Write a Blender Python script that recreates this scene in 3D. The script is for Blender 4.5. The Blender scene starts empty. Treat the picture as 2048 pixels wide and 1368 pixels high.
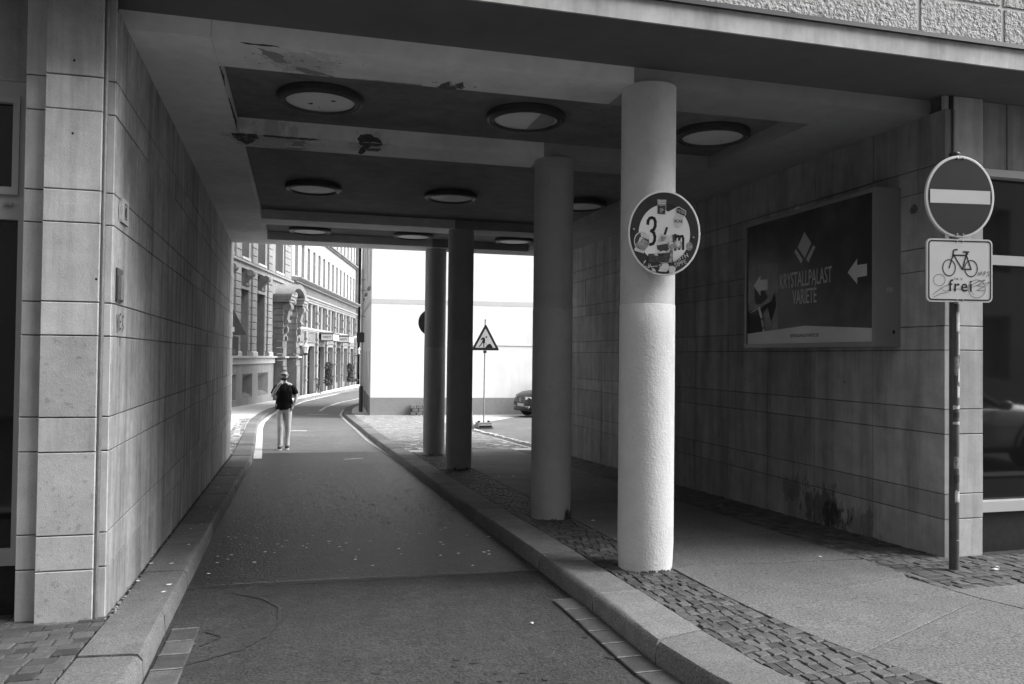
import bpy, bmesh, math, random
import numpy as np
from mathutils import Vector, Matrix
random.seed(7)
sc = bpy.context.scene
COL = sc.collection

# ------------------------------------------------------------------ camera, sky, sun, exposure
EYE = 1.55
F, YAW, PITCH, ROLL = 1593.0 / 2048.0, math.atan(424 / 1593.0), math.atan(30 / 1593.0), 0.0113
fw = Vector((math.sin(YAW) * math.cos(PITCH), math.cos(YAW) * math.cos(PITCH), math.sin(PITCH)))
r0 = Vector((math.cos(YAW), -math.sin(YAW), 0))
u0 = r0.cross(fw)
rr = r0 * math.cos(ROLL) + u0 * math.sin(ROLL)
uu = u0 * math.cos(ROLL) - r0 * math.sin(ROLL)
cd = bpy.data.cameras.new('camera')
cam = bpy.data.objects.new('camera', cd)
COL.objects.link(cam)
cd.sensor_width = 36.0
cd.lens = 36.0 * F
cd.clip_start, cd.clip_end = 0.05, 2000
m3 = Matrix((rr, uu, -fw)).transposed()
cam.matrix_world = Matrix.Translation((0, 0, EYE)) @ m3.to_4x4()
sc.camera = cam

SUN_DIR = Vector((0.78, -0.24, 0.74)).normalized()          # towards the veiled sun: behind the camera, to the right
w = bpy.data.worlds.new('World')
sc.world = w
w.use_nodes = True
nt = w.node_tree
nt.nodes.clear()
sky = nt.nodes.new('ShaderNodeTexSky')
sky.sky_type = 'NISHITA'
sky.sun_disc = False
sky.sun_elevation = math.asin(SUN_DIR.z)
sky.sun_rotation = math.atan2(SUN_DIR.x, SUN_DIR.y)
sky.air_density, sky.dust_density, sky.ozone_density = 1.0, 4.0, 1.0
bw = nt.nodes.new('ShaderNodeRGBToBW')                      # the picture is black and white, so the sky is grey
bg = nt.nodes.new('ShaderNodeBackground')
bg.inputs['Strength'].default_value = 0.15
wo = nt.nodes.new('ShaderNodeOutputWorld')
nt.links.new(sky.outputs[0], bw.inputs[0])
nt.links.new(bw.outputs[0], bg.inputs['Color'])
nt.links.new(bg.outputs[0], wo.inputs['Surface'])
sl = bpy.data.lights.new('sun', 'SUN')
sl.energy = 1.6
sl.angle = math.radians(50)
so = bpy.data.objects.new('sun', sl)
COL.objects.link(so)
so.rotation_euler = SUN_DIR.to_track_quat('Z', 'Y').to_euler()
so.location = (6, -6, 20)

sc.view_settings.view_transform = 'Standard'
sc.view_settings.look = 'None'
sc.view_settings.gamma = 1.0
sc.view_settings.use_curve_mapping = False
sc.view_settings.exposure = 1.65
sc.render.engine = 'CYCLES'
sc.cycles.use_denoising = True
sc.cycles.denoiser = 'OPENIMAGEDENOISE'
sc.cycles.denoising_input_passes = 'RGB_ALBEDO_NORMAL'
sc.cycles.denoising_prefilter = 'ACCURATE'
sc.cycles.max_bounces = 10
sc.cycles.diffuse_bounces = 6
sc.cycles.glossy_bounces = 4

# ------------------------------------------------------------------ helpers
GY = [-60, -1, 5.35, 22, 33, 45, 58, 80, 120, 400]
GZ = [.21, .21, 0, -.55, -.82, -1.02, -1.16, -1.28, -1.35, -1.4]


def gz(y):
    return float(np.interp(y, GY, GZ))


ORI = {}


class Fr:
    """a frame: origin, right, up, out"""
    def __init__(s, O, U, V, N=None):
        s.O, s.U, s.V = Vector(O), Vector(U).normalized(), Vector(V).normalized()
        s.N = Vector(N).normalized() if N is not None else s.U.cross(s.V)

    def p(s, u, v, w=0.0):
        return s.O + s.U * u + s.V * v + s.N * w


WORLD = Fr((0, 0, 0), (1, 0, 0), (0, 1, 0))


class MB:
    def __init__(s):
        s.v, s.f = [], []

    def add(s, pts, faces):
        b = len(s.v)
        s.v += [tuple(p) for p in pts]
        s.f += [tuple(b + i for i in f) for f in faces]
        return s

    def poly(s, pts):
        return s.add(pts, [tuple(range(len(pts)))])

    def fbox(s, F, u0, u1, v0, v1, w0, w1):
        P = [F.p(u, v, w) for w in (w0, w1) for v in (v0, v1) for u in (u0, u1)]
        return s.add(P, [(0, 2, 3, 1), (4, 5, 7, 6), (0, 1, 5, 4), (2, 6, 7, 3), (0, 4, 6, 2), (1, 3, 7, 5)])

    def box(s, x0, x1, y0, y1, z0, z1):
        return s.fbox(WORLD, x0, x1, y0, y1, z0, z1)

    def cbox(s, F, u0, u1, v0, v1, w0, w1, c):
        """box with the front (w1) edges chamfered by c"""
        P = [F.p(u, v, w0) for u, v in ((u0, v0), (u1, v0), (u1, v1), (u0, v1))]
        P += [F.p(u, v, w1 - c) for u, v in ((u0, v0), (u1, v0), (u1, v1), (u0, v1))]
        P += [F.p(u, v, w1) for u, v in ((u0 + c, v0 + c), (u1 - c, v0 + c), (u1 - c, v1 - c), (u0 + c, v1 - c))]
        fs = [(8, 9, 10, 11)]
        for k in range(4):
            j = (k + 1) % 4
            fs += [(k, j, 4 + j, 4 + k), (4 + k, 4 + j, 8 + j, 8 + k)]
        return s.add(P, fs)

    def prism(s, F, pts, w0, w1):
        n = len(pts)
        P = [F.p(u, v, w0) for u, v in pts] + [F.p(u, v, w1) for u, v in pts]
        return s.add(P, [tuple(range(n))[::-1], tuple(range(n, 2 * n))] + [(k, (k + 1) % n, n + (k + 1) % n, n + k) for k in range(n)])

    def flat(s, F, pts, w):
        return s.poly([F.p(u, v, w) for u, v in pts])

    def ell(s, F, cu, cv, ru, rv, w, n=40, hole=None):
        o = [F.p(cu + ru * math.cos(2 * math.pi * k / n), cv + rv * math.sin(2 * math.pi * k / n), w) for k in range(n)]
        if hole is None:
            return s.poly(o)
        hu, hv = hole
        i = [F.p(cu + hu * math.cos(2 * math.pi * k / n), cv + hv * math.sin(2 * math.pi * k / n), w) for k in range(n)]
        return s.add(o + i, [(k, (k + 1) % n, n + (k + 1) % n, n + k) for k in range(n)])

    def ribbon(s, F, pts, wd, w):
        for a, b in zip(pts[:-1], pts[1:]):
            d = Vector((b[0] - a[0], b[1] - a[1]))
            if d.length < 1e-6:
                continue
            d.normalize()
            nx, ny = -d.y * wd / 2, d.x * wd / 2
            ex, ey = d.x * wd * .3, d.y * wd * .3
            s.flat(F, [(a[0] - ex + nx, a[1] - ey + ny), (a[0] - ex - nx, a[1] - ey - ny), (b[0] + ex - nx, b[1] + ey - ny), (b[0] + ex + nx, b[1] + ey + ny)], w)
        return s

    def rings(s, rings, cap=True):
        n = len(rings[0])
        fs = []
        for k in range(len(rings) - 1):
            for i in range(n):
                j = (i + 1) % n
                fs.append((k * n + i, k * n + j, (k + 1) * n + j, (k + 1) * n + i))
        if cap:
            fs += [tuple(range(n))[::-1], tuple(range((len(rings) - 1) * n, len(rings) * n))]
        return s.add([p for r in rings for p in r], fs)

    def tube(s, pts, r, n=8, cap=True):
        pts = [Vector(p) for p in pts]
        R = r if isinstance(r, (list, tuple)) else [r] * len(pts)
        rg = []
        a = None
        for k, p in enumerate(pts):
            t = (pts[min(k + 1, len(pts) - 1)] - pts[max(k - 1, 0)])
            t = t.normalized() if t.length > 1e-9 else Vector((0, 0, 1))
            if a is None:
                a = t.orthogonal().normalized()
            a = (a - t * a.dot(t))
            a = a.normalized() if a.length > 1e-6 else t.orthogonal().normalized()
            b = t.cross(a)
            rg.append([p + (a * math.cos(2 * math.pi * i / n) + b * math.sin(2 * math.pi * i / n)) * R[k] for i in range(n)])
        return s.rings(rg, cap)

    def ringtube(s, c, A, B, ra, rb, r, n=28, m=6):
        """closed hoop in the plane A,B"""
        c, A, B = Vector(c), Vector(A).normalized(), Vector(B).normalized()
        N = A.cross(B)
        P, fs = [], []
        for k in range(n):
            t = 2 * math.pi * k / n
            d = A * (ra * math.cos(t)) + B * (rb * math.sin(t))
            o = d.normalized()
            for i in range(m):
                q = 2 * math.pi * i / m
                P.append(c + d + o * (r * math.cos(q)) + N * (r * math.sin(q)))
        for k in range(n):
            for i in range(m):
                fs.append((k * m + i, k * m + (i + 1) % m, ((k + 1) % n) * m + (i + 1) % m, ((k + 1) % n) * m + i))
        return s.add(P, fs)

    def lathe(s, c, prof, n=32, cap=True, wob=None):
        c = Vector(c)
        rg = []
        for k, (r, z) in enumerate(prof):
            rg.append([c + Vector(((r + (wob(k, i) if wob else 0)) * math.cos(2 * math.pi * i / n), (r + (wob(k, i) if wob else 0)) * math.sin(2 * math.pi * i / n), z)) for i in range(n)])
        return s.rings(rg, cap)

    def blob(s, c, rx, ry, rz, n=12, m=8):
        c = Vector(c)
        prof = []
        for k in range(m + 1):
            t = math.pi * (k + .02) / (m + .04) - math.pi / 2
            prof.append((math.cos(t), math.sin(t)))
        return s.rings([[c + Vector((rx * a * math.cos(2 * math.pi * i / n), ry * a * math.sin(2 * math.pi * i / n), rz * b)) for i in range(n)] for a, b in prof])

    def mesh(s, name, mat, smooth=False, fix=True):
        me = bpy.data.meshes.new(name)
        me.from_pydata(s.v, [], s.f)
        if fix:
            bm = bmesh.new()
            bm.from_mesh(me)
            bmesh.ops.recalc_face_normals(bm, faces=bm.faces)
            bm.to_mesh(me)
            bm.free()
        if mat:
            me.materials.append(mat)
        if smooth:
            me.polygons.foreach_set('use_smooth', [True] * len(me.polygons))
            if smooth != 2:
                try:
                    me.set_sharp_from_angle(angle=math.radians(40))
                except Exception:
                    pass
        me.update()
        return me

    def build(s, name, mat, parent=None, smooth=False, fix=True, local=False, **tags):
        o0 = Vector((0, 0, 0)) if local else ORI.get(parent.name if parent else '', Vector((0, 0, 0)))
        if o0.length > 0:
            s.v = [tuple(Vector(p) - o0) for p in s.v]
        o = bpy.data.objects.new(name, s.mesh(name, mat, smooth, fix))
        COL.objects.link(o)
        if parent:
            o.parent = parent
        ORI[o.name] = o0
        for k, val in tags.items():
            o[k] = val
        return o


def place(name, me, parent, loc, rot=None, **tags):
    """an object on a shared mesh, at a world place, under a parent whose root is not rotated"""
    o = bpy.data.objects.new(name, me)
    COL.objects.link(o)
    o0 = ORI.get(parent.name if parent else '', Vector((0, 0, 0)))
    o.location = Vector(loc) - o0
    if rot is not None:
        o.rotation_euler = rot
    if parent:
        o.parent = parent
    ORI[o.name] = Vector(loc)
    for k, val in tags.items():
        o[k] = val
    return o


def thing(name, label, cat, loc=(0, 0, 0), rz=0, group=None):
    o = bpy.data.objects.new(name, None)
    COL.objects.link(o)
    o.empty_display_size = .2
    o.location = loc
    o.rotation_euler = (0, 0, rz)
    o['label'] = label
    o['category'] = cat
    if group:
        o['group'] = group
    ORI[o.name] = Vector(loc)
    return o


def struct(name, loc=(0, 0, 0)):
    o = bpy.data.objects.new(name, None)
    COL.objects.link(o)
    o.location = loc
    o['kind'] = 'structure'
    ORI[o.name] = Vector(loc)
    return o


def resample(poly, n):
    P = np.array(poly, float)
    L = np.r_[0, np.cumsum(np.hypot(*np.diff(P[:, :2], axis=0).T))]
    t = np.linspace(0, L[-1], n)
    return np.c_[np.interp(t, L, P[:, 0]), np.interp(t, L, P[:, 1])]


def at_y(poly, y):
    P = np.array(poly, float)
    return float(np.interp(y, P[:, 1], P[:, 0]))


def sheet(mb, A, B, n, m, off):
    a, b = resample(A, n), resample(B, n)
    P, fs = [], []
    for k in range(n):
        for i in range(m + 1):
            q = a[k] + (b[k] - a[k]) * i / m
            P.append((q[0], q[1], gz(q[1]) + off))
    for k in range(n - 1):
        for i in range(m):
            o = k * (m + 1) + i
            fs.append((o, o + 1, o + m + 2, o + m + 1))
    return mb.add(P, fs)


def text(body, size, F, u, v, w, mat, parent, sx=1.0, name='lettering', bold=0.0, rot=0.0, align='CENTER', local=False, space=1.0):
    cu = bpy.data.curves.new(name, 'FONT')
    cu.body = body
    cu.size = size
    cu.align_x = align
    cu.align_y = 'CENTER'
    cu.extrude = 0.0006
    cu.offset = bold
    cu.space_character = space
    cu.resolution_u = 3
    t = bpy.data.objects.new('tmp', cu)
    COL.objects.link(t)
    dg = bpy.context.evaluated_depsgraph_get()
    me = bpy.data.meshes.new_from_object(t.evaluated_get(dg))
    bpy.data.objects.remove(t)
    bpy.data.curves.remove(cu)
    me.name = name
    o0 = Vector((0, 0, 0)) if local else ORI.get(parent.name, Vector((0, 0, 0)))
    c, s_ = math.cos(rot), math.sin(rot)
    for q in me.vertices:
        x, y, z = q.co.x * sx, q.co.y, q.co.z
        q.co = F.p(u + x * c - y * s_, v + x * s_ + y * c, w + z) - o0
    me.materials.clear()
    me.materials.append(mat)
    o = bpy.data.objects.new(name, me)
    COL.objects.link(o)
    o.parent = parent
    ORI[o.name] = o0
    return o


def skin(verts, edges, levels=2):
    """verts: (x, y, z, rx, ry)"""
    me = bpy.data.meshes.new('skin')
    me.from_pydata([q[:3] for q in verts], edges, [])
    o = bpy.data.objects.new('skin', me)
    COL.objects.link(o)
    o.modifiers.new('s', 'SKIN')
    for k, q in enumerate(verts):
        d = me.skin_vertices[0].data[k]
        d.radius = (q[3], q[4] if len(q) > 4 else q[3])
        d.use_root = (k == 0)
    sb = o.modifiers.new('u', 'SUBSURF')
    sb.levels = sb.render_levels = levels
    dg = bpy.context.evaluated_depsgraph_get()
    out = bpy.data.meshes.new_from_object(o.evaluated_get(dg))
    bpy.data.objects.remove(o)
    out.polygons.foreach_set('use_smooth', [True] * len(out.polygons))
    return out


# ------------------------------------------------------------------ materials (all grey: the picture is black and white)
def mat(name, val, rough=.8, spec=.3, metal=0.0, noises=(), streak=None, rand=0.0, bump=(), spots=None, stains=(), spk=None, course=None, coat=0.0):
    """noises: (scale, amount); streak: (across, along, amount); bump: (scale, strength, detail); spots: (scale, threshold, darkness);
    stains: (centre, radius, darkness); spk: (scale, amount) fine salt and pepper; course: (pitch, darkness)"""
    m = bpy.data.materials.new(name)
    m.use_nodes = True
    t = m.node_tree
    N, L = t.nodes, t.links
    b = N['Principled BSDF']
    b.inputs['Roughness'].default_value = rough
    b.inputs['Specular IOR Level'].default_value = spec
    b.inputs['Metallic'].default_value = metal
    b.inputs['Coat Weight'].default_value = coat
    geo = N.new('ShaderNodeNewGeometry')
    cur = N.new('ShaderNodeValue')
    cur.outputs[0].default_value = val
    cur = cur.outputs[0]

    def mul(a, f):
        q = N.new('ShaderNodeMath')
        q.operation = 'MULTIPLY'
        L.new(a, q.inputs[0])
        L.new(f, q.inputs[1])
        return q.outputs[0]

    def rng(x, a, b_, c, d, kind='LINEAR'):
        q = N.new('ShaderNodeMapRange')
        q.interpolation_type = kind
        q.inputs[1].default_value, q.inputs[2].default_value = a, b_
        q.inputs[3].default_value, q.inputs[4].default_value = c, d
        L.new(x, q.inputs[0])
        return q.outputs[0]

    def noise(scale, detail=4, vec=None, rg=.6):
        q = N.new('ShaderNodeTexNoise')
        q.inputs['Scale'].default_value = scale
        q.inputs['Detail'].default_value = detail
        q.inputs['Roughness'].default_value = rg
        L.new(vec if vec is not None else geo.outputs['Position'], q.inputs['Vector'])
        return q.outputs[0]

    def scaled(v):
        q = N.new('ShaderNodeVectorMath')
        q.operation = 'MULTIPLY'
        L.new(geo.outputs['Position'], q.inputs[0])
        q.inputs[1].default_value = v
        return q.outputs[0]
    for sc_, am in noises:
        cur = mul(cur, rng(noise(sc_), .3, .7, 1 - am, 1 + am))
    if streak:
        ac, al, am = streak
        cur = mul(cur, rng(noise(1.0, 5, scaled((ac, ac, al)), .7), .42, .68, 1 + am * .3, 1 - am))
    if spk:
        cur = mul(cur, rng(noise(spk[0], 2, None, .8), .33, .67, 1 - spk[1], 1 + spk[1]))
    if rand:
        oi = N.new('ShaderNodeObjectInfo')
        cur = mul(cur, rng(oi.outputs['Random'], 0, 1, 1 - rand, 1 + rand))
    if spots:
        cur = mul(cur, rng(noise(spots[0], 3), spots[1], spots[1] + .06, 1, spots[2]))
    for c, rad, dk in stains:
        d = N.new('ShaderNodeVectorMath')
        d.operation = 'DISTANCE'
        L.new(scaled((1, 1, 1.5)), d.inputs[0])
        d.inputs[1].default_value = (c[0], c[1], c[2] * 1.5)
        e = N.new('ShaderNodeMath')
        e.operation = 'ADD'
        L.new(rng(d.outputs['Value'], 0, rad, .36, -.25), e.inputs[0])
        L.new(noise(11, 8, scaled((1, 1, .45)), .75), e.inputs[1])
        cur = mul(cur, rng(e.outputs[0], .60, .68, 1, dk))
    if course:
        sp = N.new('ShaderNodeSeparateXYZ')
        L.new(geo.outputs['Position'], sp.inputs[0])
        q = N.new('ShaderNodeMath')
        q.operation = 'PINGPONG'
        L.new(sp.outputs['Z'], q.inputs[0])
        q.inputs[1].default_value = course[0] / 2
        cur = mul(cur, rng(q.outputs[0], .008, .016, course[1], 1))
    cc = N.new('ShaderNodeCombineColor')
    for k in range(3):
        L.new(cur, cc.inputs[k])
    L.new(cc.outputs[0], b.inputs['Base Color'])
    prev = None
    for q_ in bump:
        bn = N.new('ShaderNodeBump')
        bn.inputs['Strength'].default_value = q_[1]
        bn.inputs['Distance'].default_value = q_[3] if len(q_) > 3 else .01
        L.new(noise(q_[0], q_[2]), bn.inputs['Height'])
        if prev:
            L.new(prev, bn.inputs['Normal'])
        prev = bn.outputs[0]
    if prev:
        L.new(prev, b.inputs['Normal'])
    return m


RSTAIN = [((4.97, 6.75, .10), .8, .42), ((4.97, 7.3, .22), .55, .6), ((4.97, 6.25, .05), .6, .6), ((4.97, 6.6, .05), .5, .4)]
M = {}
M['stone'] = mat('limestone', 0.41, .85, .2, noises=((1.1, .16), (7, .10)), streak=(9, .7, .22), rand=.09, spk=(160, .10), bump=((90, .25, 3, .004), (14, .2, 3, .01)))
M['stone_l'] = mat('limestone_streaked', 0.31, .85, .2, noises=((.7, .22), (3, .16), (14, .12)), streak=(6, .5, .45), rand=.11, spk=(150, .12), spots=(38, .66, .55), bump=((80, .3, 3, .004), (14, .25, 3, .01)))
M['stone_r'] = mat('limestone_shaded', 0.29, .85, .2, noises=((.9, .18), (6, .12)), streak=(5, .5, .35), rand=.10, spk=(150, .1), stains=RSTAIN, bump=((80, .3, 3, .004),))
M['stone_pit'] = mat('pitted_limestone', 0.38, .88, .2, noises=((1.3, .14), (9, .1)), rand=.09, spk=(160, .1), spots=(30, .60, .76), bump=((30, .25, 5, .006), (120, .3, 2, .003)))
M['joint'] = mat('joint_mortar', 0.08, .95, .1, noises=((8, .3),))
M['render_w'] = mat('white_render', .72, .9, .15, noises=((.35, .05), (2, .04)), streak=(2.5, .25, .07), bump=((60, .1, 3, .006),))
M['render_g'] = mat('grey_render', 0.24, .9, .15, noises=((1, .06), (8, .05)))
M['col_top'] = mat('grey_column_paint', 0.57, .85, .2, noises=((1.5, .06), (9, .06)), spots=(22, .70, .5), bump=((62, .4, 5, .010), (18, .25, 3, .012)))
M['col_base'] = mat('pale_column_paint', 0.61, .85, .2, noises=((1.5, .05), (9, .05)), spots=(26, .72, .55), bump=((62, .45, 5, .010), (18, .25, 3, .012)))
M['col_top_d'] = mat('rear_column_dark', 0.42, .85, .2, noises=((1.5, .08), (9, .06)), spots=(22, .70, .6), bump=((62, .4, 5, .010), (18, .25, 3, .012)))  # darker tone for the three columns behind the front one
M['col_base_d'] = mat('rear_column_mid', 0.5, .85, .2, noises=((1.5, .07), (9, .06)), spots=(24, .68, .55), bump=((62, .45, 5, .010), (18, .25, 3, .012)))
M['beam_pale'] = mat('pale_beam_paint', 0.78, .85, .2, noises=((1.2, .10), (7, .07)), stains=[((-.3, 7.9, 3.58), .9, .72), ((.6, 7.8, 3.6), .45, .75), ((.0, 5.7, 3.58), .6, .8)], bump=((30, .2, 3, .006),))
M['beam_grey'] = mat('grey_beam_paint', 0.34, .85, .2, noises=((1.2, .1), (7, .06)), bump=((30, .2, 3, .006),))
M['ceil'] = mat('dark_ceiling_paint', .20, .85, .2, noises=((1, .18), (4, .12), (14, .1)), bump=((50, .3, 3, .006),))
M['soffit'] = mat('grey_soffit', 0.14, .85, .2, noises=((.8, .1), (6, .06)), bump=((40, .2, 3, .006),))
M['fascia'] = mat('fascia_render', .42, .85, .2, noises=((1.6, .16), (9, .1)), streak=(6, 1.2, .25))
M['rough'] = mat('roughcast', 0.42, .95, .1, noises=((2, .06),), spots=(34, .53, .55), bump=((36, 1.0, 3, .03),))
M['smooth'] = mat('smooth_band', 0.5, .85, .2, noises=((2, .06),))
M['peel'] = mat('bare_concrete', 0.1, .95, .1, noises=((14, .4), (50, .3)))
M['asph_old'] = mat('worn_asphalt', 0.042, .75, .35, noises=((.5, .22), (2.5, .16), (9, .16), (26, .26)), spk=(60, .5), spots=(9, .70, .75), bump=((60, 1.0, 4, .010), (24, .3, 3, .012)))
M['asph'] = mat('dark_asphalt', 0.026, .47, .42, noises=((.5, .28), (2.5, .22), (9, .25), (22, .4)), spk=(48, .7), bump=((40, .9, 4, .014), (16, .35, 3, .015)))
M['asph_lit'] = mat('daylit_asphalt', 0.13, .6, .4, noises=((.4, .18), (2, .14), (9, .2)), spk=(48, .5), bump=((50, .8, 3, .01),))  # tunnel asphalt copied lighter: daylight past the exit is put into the colour
M['seam'] = mat('seam_filler', .16, .8, .2, noises=((20, .5),))
M['bitumen'] = mat('bitumen', 0.035, .5, .4, noises=((20, .3),))
M['granite'] = mat('granite', 0.155, .78, .3, noises=((1.2, .14), (8, .14)), spk=(90, .45), rand=.2, bump=((110, .5, 3, .006), (25, .2, 3, .01)))
M['slab'] = mat('granite_slab', 0.12, .8, .3, noises=((.7, .12), (3, .1)), spk=(75, .6), rand=.08, bump=((90, .6, 2, .006),))
M['cobble'] = mat('cobble', 0.07, .7, .35, noises=((6, .2),), spk=(120, .4), rand=.42, bump=((60, .5, 3, .008),))
M['sett'] = mat('dark_sett', .075, .75, .3, noises=((4, .2), (20, .15)), spk=(140, .4), rand=.25, bump=((60, .4, 3, .006),))
M['cobble_out'] = mat('pale_cobble', 0.17, .8, .3, noises=((6, .2),), spk=(90, .3), rand=.35)
M['sand'] = mat('joint_sand', 0.05, .95, .1, noises=((15, .4), (80, .3)))
M['pale_stone'] = mat('pale_gutter_stone', .55, .8, .2, noises=((1.5, .12),), spk=(60, .15))
M['paver_out'] = mat('yard_paving', 0.4, .85, .2, noises=((.8, .12), (4, .1)), spk=(60, .2))
M['palace'] = mat('sandstone', 0.23, .85, .2, noises=((.5, .1), (3, .08)), rand=.06, streak=(4, .4, .16))
M['palace_c'] = mat('coursed_sandstone', 0.34, .85, .2, noises=((.4, .06),), course=(.46, .72))
M['palace_d'] = mat('weathered_sandstone', 0.17, .85, .2, noises=((.8, .2), (4, .15)), rand=.06, streak=(4, .4, .25))
M['palace_w'] = mat('pale_trim', 0.42, .85, .2, noises=((1, .08),))
M['white'] = mat('white_paint', 0.7, .45, .4)
M['sign_w'] = mat('sign_white', 0.56, .4, .4, noises=((5, .05),))
M['sign_grey'] = mat('sign_red_as_grey', 0.022, .42, .4, noises=((4, .1),))
M['rim'] = mat('sign_rim', 0.62, .5, .4)
M['black'] = mat('black_print', .012, .55, .3)
M['ink'] = mat('felt_pen', .03, .6, .2)
M['galv'] = mat('galvanised_steel', .27, .5, .5, metal=.6, noises=((9, .15), (40, .12)))
M['dark_pole'] = mat('dark_pole_paint', .06, .5, .4, noises=((9, .25),), spots=(30, .68, 2.2))
M['metal_d'] = mat('dark_metal', .03, .45, .5, noises=((9, .2),))
M['alu'] = mat('aluminium_frame', 0.24, .4, .5, metal=.3, noises=((3, .06),))
M['frame_g'] = mat('grey_window_frame', 0.34, .5, .4, noises=((3, .04),))
M['frame_w'] = mat('white_window_frame', 0.42, .5, .4)
M['glass'] = mat('shop_glass', .008, .04, .6)
M['glass_far'] = mat('window_glass', 0.012, .12, .25, noises=((.9, .4),))
M['black_base'] = mat('black_plinth_panel', .012, .5, .3, noises=((20, .4),))
M['lens'] = mat('lamp_diffuser', 0.75, .5, .4, noises=((3, .06),))
M['lamp_ring'] = mat('lamp_ring', 0.06, .5, .4, noises=((20, .2),))
M['poster'] = mat('poster_print', 0.055, .22, .5, noises=((1.6, .4), (5, .2)))
M['poster_photo'] = mat('poster_photo', 0.09, .22, .5, noises=((3, .5), (9, .4)))
M['poster_l'] = mat('poster_light', 0.5, .22, .5, noises=((3, .06),))
M['poster_t'] = mat('poster_type', 0.4, .22, .5)
M['sticker_w'] = mat('sticker_white', 0.42, .5, .3, noises=((30, .2),))
M['sticker_g'] = mat('sticker_grey', .20, .5, .3, noises=((60, .5),))
M['sticker_d'] = mat('sticker_dark', .035, .5, .3, noises=((40, .5),))
M['skin'] = mat('skin', 0.4, .55, .3, noises=((12, .08),))
M['hair'] = mat('hair', 0.085, .7, .3, noises=((80, .4),))
M['beard'] = mat('beard', 0.05, .8, .2, noises=((80, .4),))
M['shirt'] = mat('black_cotton', .012, .9, .1, noises=((18, .2),), bump=((20, .4, 3, .02),))
M['chino'] = mat('pale_cotton', 0.55, .9, .1, noises=((12, .1),), bump=((14, .5, 3, .03),))
M['rubber'] = mat('rubber', .02, .7, .3)
M['strap'] = mat('strap_webbing', 0.018, .8, .2)
M['leaf'] = mat('leaf', 0.03, .55, .35, noises=((6, .5),), rand=.2)
M['pot'] = mat('planter_pot', 0.12, .7, .3, noises=((5, .1),))
M['opal'] = mat('opal_glass', .78, .3, .5)
M['car'] = mat('dark_car_paint', .010, .35, .3, coat=.2)
M['car_s'] = mat('grey_car_paint', 0.5, .25, .5, coat=1.0)
M['chrome'] = mat('chrome', .6, .15, .5, metal=1.0)
M['litter'] = mat('petal', 0.8, .8, .2)
M['far_a'] = mat('far_facade', .66, .9, .1, noises=((.3, .08),))
M['street_b'] = mat('street_facade', .30, .9, .1, noises=((.3, .1), (2, .05)))

# ------------------------------------------------------------------ plan
LWA, LWB = Vector((-1.075, 5.15, 0)), Vector((-1.235, 15.9, 0))       # left wall foot line
RX = 4.97                                                            # right wall face
KL = [(-8, 2.25), (-2, 2.25), (-1.2, 2.4), (-.85, 2.75), (-.74, 3.3), (-.735, 4.0), (-.76, 5.3), (-.80, 9), (-.83, 15.7), (-.99, 19.75), (-1.15, 23.6), (-1.25, 26), (-1.32, 29.4), (-1.23, 33.8), (-1.03, 37.1), (.05, 47.1), (1.32, 53.7), (2.95, 61), (4.9, 68.5), (8.5, 84)]
KLI = [(-8, 2.6), (-2.1, 2.6), (-1.5, 2.7), (-1.17, 2.95), (-1.06, 3.5), (-1.055, 4.05), (-1.05, 5.3), (-1.11, 9), (-1.19, 15.7), (-1.33, 19.75), (-1.47, 23.6), (-1.58, 26), (-1.66, 29.4), (-1.57, 33.8), (-1.36, 37.2), (-.26, 47.2), (1.0, 53.8), (2.64, 61.1), (4.6, 68.6), (8.2, 84.1)]
KR = [(12, 2.2), (4, 2.2), (2.8, 2.3), (2.3, 2.5), (2.0, 2.85), (1.90, 3.3), (1.86, 3.9), (1.885, 5), (1.885, 6), (1.87, 7.5), (1.82, 10.8), (1.83, 14.9), (1.80, 18.3), (1.80, 24.6), (1.76, 29), (1.75, 34.2), (2.09, 38.1), (2.63, 41.3), (3.21, 43.7), (6.4, 55), (11.4, 75)]
KRI = [(12, 2.55), (4.1, 2.55), (3.0, 2.62), (2.6, 2.76), (2.32, 3.0), (2.215, 3.3), (2.185, 4.0), (2.2, 5), (2.2, 6), (2.19, 7.5), (2.15, 10.8), (2.15, 14.9), (2.13, 18.3), (2.16, 24.6), (2.1, 29), (2.12, 34.1), (2.45, 37.9), (2.95, 41.1), (3.52, 43.6), (6.7, 54.9), (11.7, 74.9)]
SLL = [(2.9, 3.03), (2.85, 3.19), (2.78, 3.48), (2.715, 3.9), (2.69, 4.42), (2.68, 4.8), (2.69, 5.4), (2.69, 15.6)]     # slab strip, kerb side

# ------------------------------------------------------------------ ground, street, roadway, pavements
mb = MB()
for (a, b) in ((-600, -60), (-60, -12), (-12, -1)):
    mb.poly([(-700, a, gz(a) - .36), (700, a, gz(a) - .36), (700, b, gz(b) - .36), (-700, b, gz(b) - .36)])
prev = -1
for y in (5, 15, 22, 33, 45, 58, 80, 120, 400, 900):
    mb.poly([(-700, prev, gz(prev) - .36), (700, prev, gz(prev) - .36), (700, y, gz(y) - .36), (-700, y, gz(y) - .36)])
    prev = y
mb.build('ground', M['paver_out'], kind='structure')

mb = MB()
sheet(mb, [(-40, -12), (-40, 4.3)], [(40, -12), (40, 4.3)], 40, 30, -.134)
mb.build('street', M['asph_old'], kind='structure')


def cut(poly, y0, y1, n=40):
    return [(at_y(poly[3:], y), y) for y in np.linspace(y0, y1, n)]


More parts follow.
